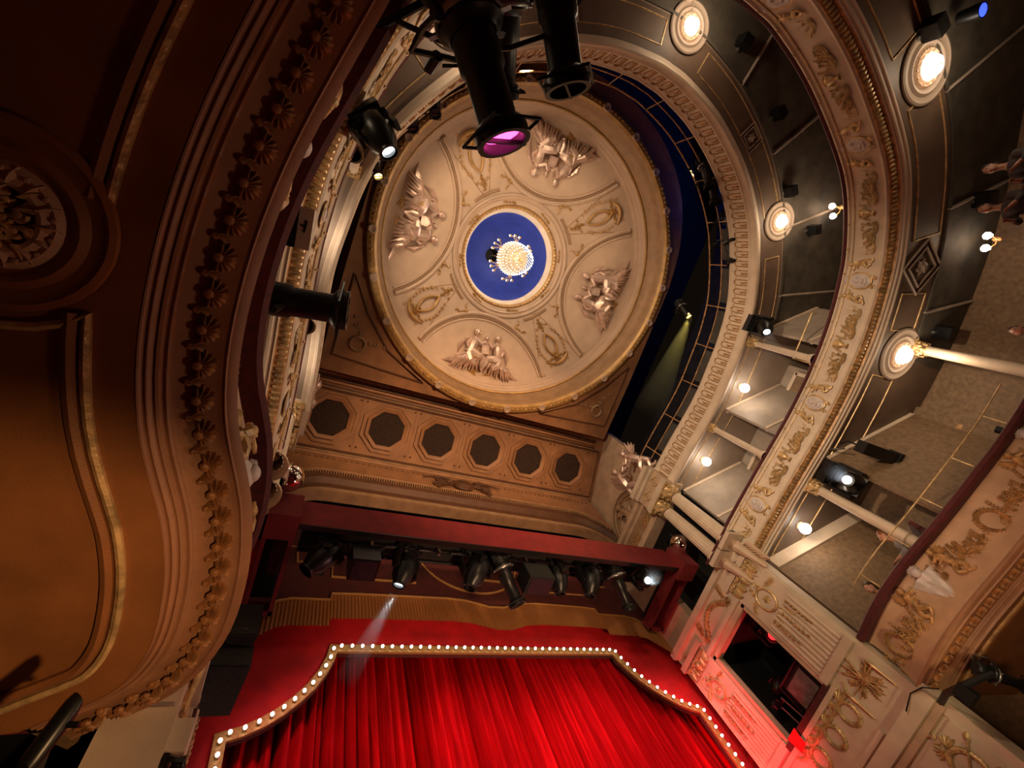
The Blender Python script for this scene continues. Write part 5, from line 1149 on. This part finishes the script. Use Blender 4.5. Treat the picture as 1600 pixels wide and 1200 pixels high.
part('cabinet', MB().box((5.80, 5.42, 4.42), (.56, .85, .86)), 'black', gear, False); part('glass_panel', MB().box((5.50, 5.42, 4.46), (.03, .56, .46)), 'screen', gear, False); part('frame', MB().tube([(5.49, 5.06, 4.16), (5.49, 5.78, 4.16), (5.49, 5.78, 4.80), (5.49, 5.06, 4.80)], .03, 5, closed=True), 'black', gear); part('rail', MB().tube([(5.5, 5.85, 3.98), (5.5, 5.95, 4.7)], .015, 5).tube([(5.5, 6.02, 3.98), (5.5, 6.1, 4.6)], .015, 5), 'steel', gear)
moving_head((5.95, 5.2, 5.62), (.2, 0, 1), (4.0, 4.6, 4.2), 1.5, 'red-glowing LED lamp inside the dark box opening at right', 'box lamps', 'lens_red')
moving_head((5.75, 5.9, 4.95), (.6, .3, .5), (4.6, 6.6, 4.4), .8, 'unlit black lamp in box opening under the red-glowing one', 'box lamps', 'lens_dark')
moving_head((5.55, 6.2, 4.75), (.8, 0, .3), (4.3, 6.4, 4.1), .6, 'small unlit black lamp at the stage edge of box opening', 'box lamps', 'lens_dark')
flg = thing('red_cloth_scrap', 'red cloth hanging over the sill edge of box opening', 'cloth', (5.1, 6.05, 3.8)); part('cloth', MB().grid([[(5.06, 5.95, 4.08), (5.07, 6.25, 4.08)], [(5.05, 5.97, 3.95), (5.05, 6.22, 3.95)], [(5.07, 6.0, 3.80), (5.05, 6.2, 3.78)]]), 'red_cloth', flg)

# ------------------------------------------------------------------ spectators behind the lowest balcony rail
def remeshed(mb, name, m, vox):
    me = mb.mesh(name, m); o = bpy.data.objects.new('tmp', me); COL.objects.link(o); md = o.modifiers.new('r', 'REMESH'); md.mode = 'VOXEL'; md.voxel_size = vox
    sm = o.modifiers.new('s', 'SMOOTH'); sm.iterations = 4; sm.factor = .5
    dg = bpy.context.evaluated_depsgraph_get(); e = o.evaluated_get(dg); me2 = bpy.data.meshes.new_from_object(e); me2.name = name
    bpy.data.objects.remove(o); me2.polygons.foreach_set('use_smooth', [True] * len(me2.polygons)); me2.materials.clear(); me2.materials.append(M[m]); return me2
def person(loc, face, label, hair, top, lean=0.):
    """seated figure, forearms on the rail; local x right, y forward, z up, origin at the seat"""
    t = thing('person', label, 'person', loc, 'spectators on the lowest balcony', Quaternion((0, 0, 1), face - pi / 2))
    b = MB(); L = lean
    b.tube([(0, 0, .06), (0, .02 + L * .2, .25), (0, .05 + L * .6, .42), (0, .06 + L, .52), (0, .07 + L, .58)], [.15, .145, .16, .13, .06], 12)
    b.tube([(0, .07 + L, .55), (0, .09 + L, .68)], [.058, .052], 10); b.ball((0, .11 + L, .77), (.076, .095, .115), 14, 10); b.ball((0, .16 + L, .715), (.05, .05, .05), 10, 6)
    b.tube([(0, .195 + L, .79), (0, .222 + L, .755), (0, .195 + L, .745)], [.012, .02, .014], 6)
    for s in (-1, 1):
        b.ball((s * .078, .10 + L, .765), (.014, .025, .034), 6, 5)
        b.tube([(s * .12, .05 + L, .50), (s * .20, .05 + L, .46), (s * .24, .12 + L, .30), (s * .22, .22 + L, .24)], [.06, .062, .052, .046], 8); b.tube([(s * .22, .22 + L, .24), (s * .12, .42 + L, .29)], [.046, .032], 8)
        b.ball((s * .10, .46 + L, .295), (.035, .05, .02), 8, 6)
        for f in range(4): b.tube([(s * (.12 - .018 * f), .49 + L, .30), (s * (.115 - .018 * f), .53 + L, .295), (s * (.11 - .018 * f), .555 + L - .01 * abs(f - 1), .28)], [.0095, .009, .008], 5)
        b.tube([(s * .07, .44 + L, .30), (s * .05, .47 + L, .30), (s * .045, .50 + L, .295)], [.012, .011, .009], 5)
        b.tube([(s * .09, 0, .08), (s * .11, .42, .10), (s * .11, .44, -.34), (s * .11, .56, -.40)], [.085, .065, .05, .04], 8)
    link('body', remeshed(b, 'body', 'skin', .013), t)
    h = MB(); h.ball((0, .085 + L, .80), (.088, .10, .112), 12, 8); h.ball((0, .05 + L, .74), (.082, .075, .10), 10, 7); link('hair', h.mesh('hair', hair), t)
    c = MB(); c.tube([(0, 0, .0), (0, .02 + L * .2, .25), (0, .05 + L * .6, .42), (0, .06 + L, .535), (0, .065 + L, .56)], [.175, .165, .178, .145, .085], 14)
    for s in (-1, 1): c.tube([(s * .11, .05 + L, .50), (s * .20, .05 + L, .46), (s * .24, .12 + L, .30), (s * .22, .22 + L, .24), (s * .165, .32 + L, .262)], [.075, .078, .066, .06, .05], 9)
    link('shirt', remeshed(c, 'shirt', top, .016), t)
    for s in (-1, 1): link('eye', MB().ball((s * .03, .195 + L, .785), (.013, .008, .009), 6, 4).mesh('eye', 'black'), t)
    link('mouth', MB().tube([(-.022, .205 + L, .715), (0, .212 + L, .712), (.022, .205 + L, .715)], .005, 4).mesh('mouth', 'curtain'), t)
    seat = MB().box((0, -.02, -.05), (.46, .44, .10)).box((0, -.22, .2), (.46, .08, .5)); return t
pv = [((6.2, 1.78, 4.08), 2.0, 'person in grey shirt with auburn hair seated by slim column behind the red rail', 'hair_auburn', 'shirt', .06), ((6.15, 2.85, 3.75), 2.7, 'person in dark top resting hands on the red rail nearest the stage', 'hair', 'shirt2', .14),
      ((6.7, -2.75, 4.05), 2.8, 'dark-haired person seated beside the thick plain column', 'hair', 'shirt2', .1), ((5.2, -4.6, 4.75), 2.4, 'person leaning forward near the upper right edge, lower of two', 'hair', 'shirt2', .12), ((4.75, -5.15, 4.75), 2.3, 'person leaning forward near the upper right edge, upper of two', 'hair', 'shirt2', .12)]
for k, (loc, fc, lb_, hr, tp, ln_) in enumerate(pv):
    person(loc, fc, lb_, hr, tp, ln_)
    st = thing('theatre_seat', 'dark red tip-up theatre seat under the ' + lb_[:60].split(' seated')[0].split(' resting')[0].split(' leaning')[0] + (', %s' % ('first', 'second', 'third', 'fourth', 'fifth')[k]), 'seat', (loc[0], loc[1], loc[2] - .1), 'theatre seats', Quaternion((0, 0, 1), fc - pi / 2))
    link('cushion', MB().box((0, .0, .03), (.46, .44, .10)).mesh('cushion', 'velvet', False), st); link('backrest', MB().box((0, -.27, .32), (.46, .09, .6)).mesh('backrest', 'velvet', False), st); link('pedestal', MB().box((0, 0, -(loc[2] - 3.05) / 2 - .02 + .0), (.3, .3, loc[2] - 3.05)).mesh('pedestal', 'black', False), st)

# ------------------------------------------------------------------ haze lit by the working lanterns
def haze(name, p, q, r0, r1, dens, label, col, power, ang):
    d = Vector(q) - Vector(p); X = d.to_track_quat('Z', 'Y').to_matrix().to_4x4(); X.translation = Vector(p)
    m = bpy.data.materials.new('thin_haze'); m.use_nodes = True; nt = m.node_tree; nt.nodes.remove(nt.nodes['Principled BSDF'])
    v = nt.nodes.new('ShaderNodeVolumeScatter'); v.inputs['Density'].default_value = dens; v.inputs['Color'].default_value = (.95, .95, .95, 1)
    nt.links.new(v.outputs[0], nt.nodes['Material Output'].inputs['Volume'])
    tc = nt.nodes.new('ShaderNodeTexCoord'); sx = nt.nodes.new('ShaderNodeSeparateXYZ'); mr = nt.nodes.new('ShaderNodeMapRange'); nt.links.new(tc.outputs['Generated'], sx.inputs[0]); nt.links.new(sx.outputs['Z'], mr.inputs[0])
    mr.inputs[3].default_value = dens; mr.inputs[4].default_value = 0; nt.links.new(mr.outputs[0], v.inputs['Density'])  # beam's fade put into the haze density along the cone
    o = link(name, MB().lathe([(r0, .0), (r1, d.length)], 16, None, True).mesh(name, m), None, Vector(p) + Vector((0, 0, Z0))); o.rotation_euler = d.to_track_quat('Z', 'Y').to_euler(); tag(o, label, 'haze', 'lit haze'); o['kind'] = 'stuff'
    e = d.normalized(); light('SPOT', Vector(p) - e * .0, power, col, q, .03, ang, .4, 'lantern_beam')
haze('haze', (-2.68, 5.96, 7.06), (-3.3, 7.1, 6.2), .10, .22, .6, 'pale beam of lit haze below the lit moving head toward curtain', (.9, .95, 1), 60, 24)
haze('haze', (4.22, -1.15, 10.6), (3.1, 1.7, 9.3), .08, .46, .22, 'yellow beam of lit haze below the amber gallery lantern', (1, .78, .12), 150, 24)
haze('haze', (5.40, 1.16, 5.59), (4.7, 1.04, 5.48), .06, .24, .5, 'bluish beam of lit haze at the moving head under middle balcony', (.75, .88, 1), 60, 40)
haze('haze', (5.0, -1.45, 8.68), (4.3, -.65, 7.5), .06, .3, .4, 'faint beam of lit haze at the moving head under topmost balcony', (.8, .95, 1), 60, 30)
haze('haze', (3.38, 5.24, 7.12), (2.9, 4.75, 6.75), .06, .22, .8, 'short beam of lit haze at right end of the pelmet row', (.8, .95, 1), 50, 40)
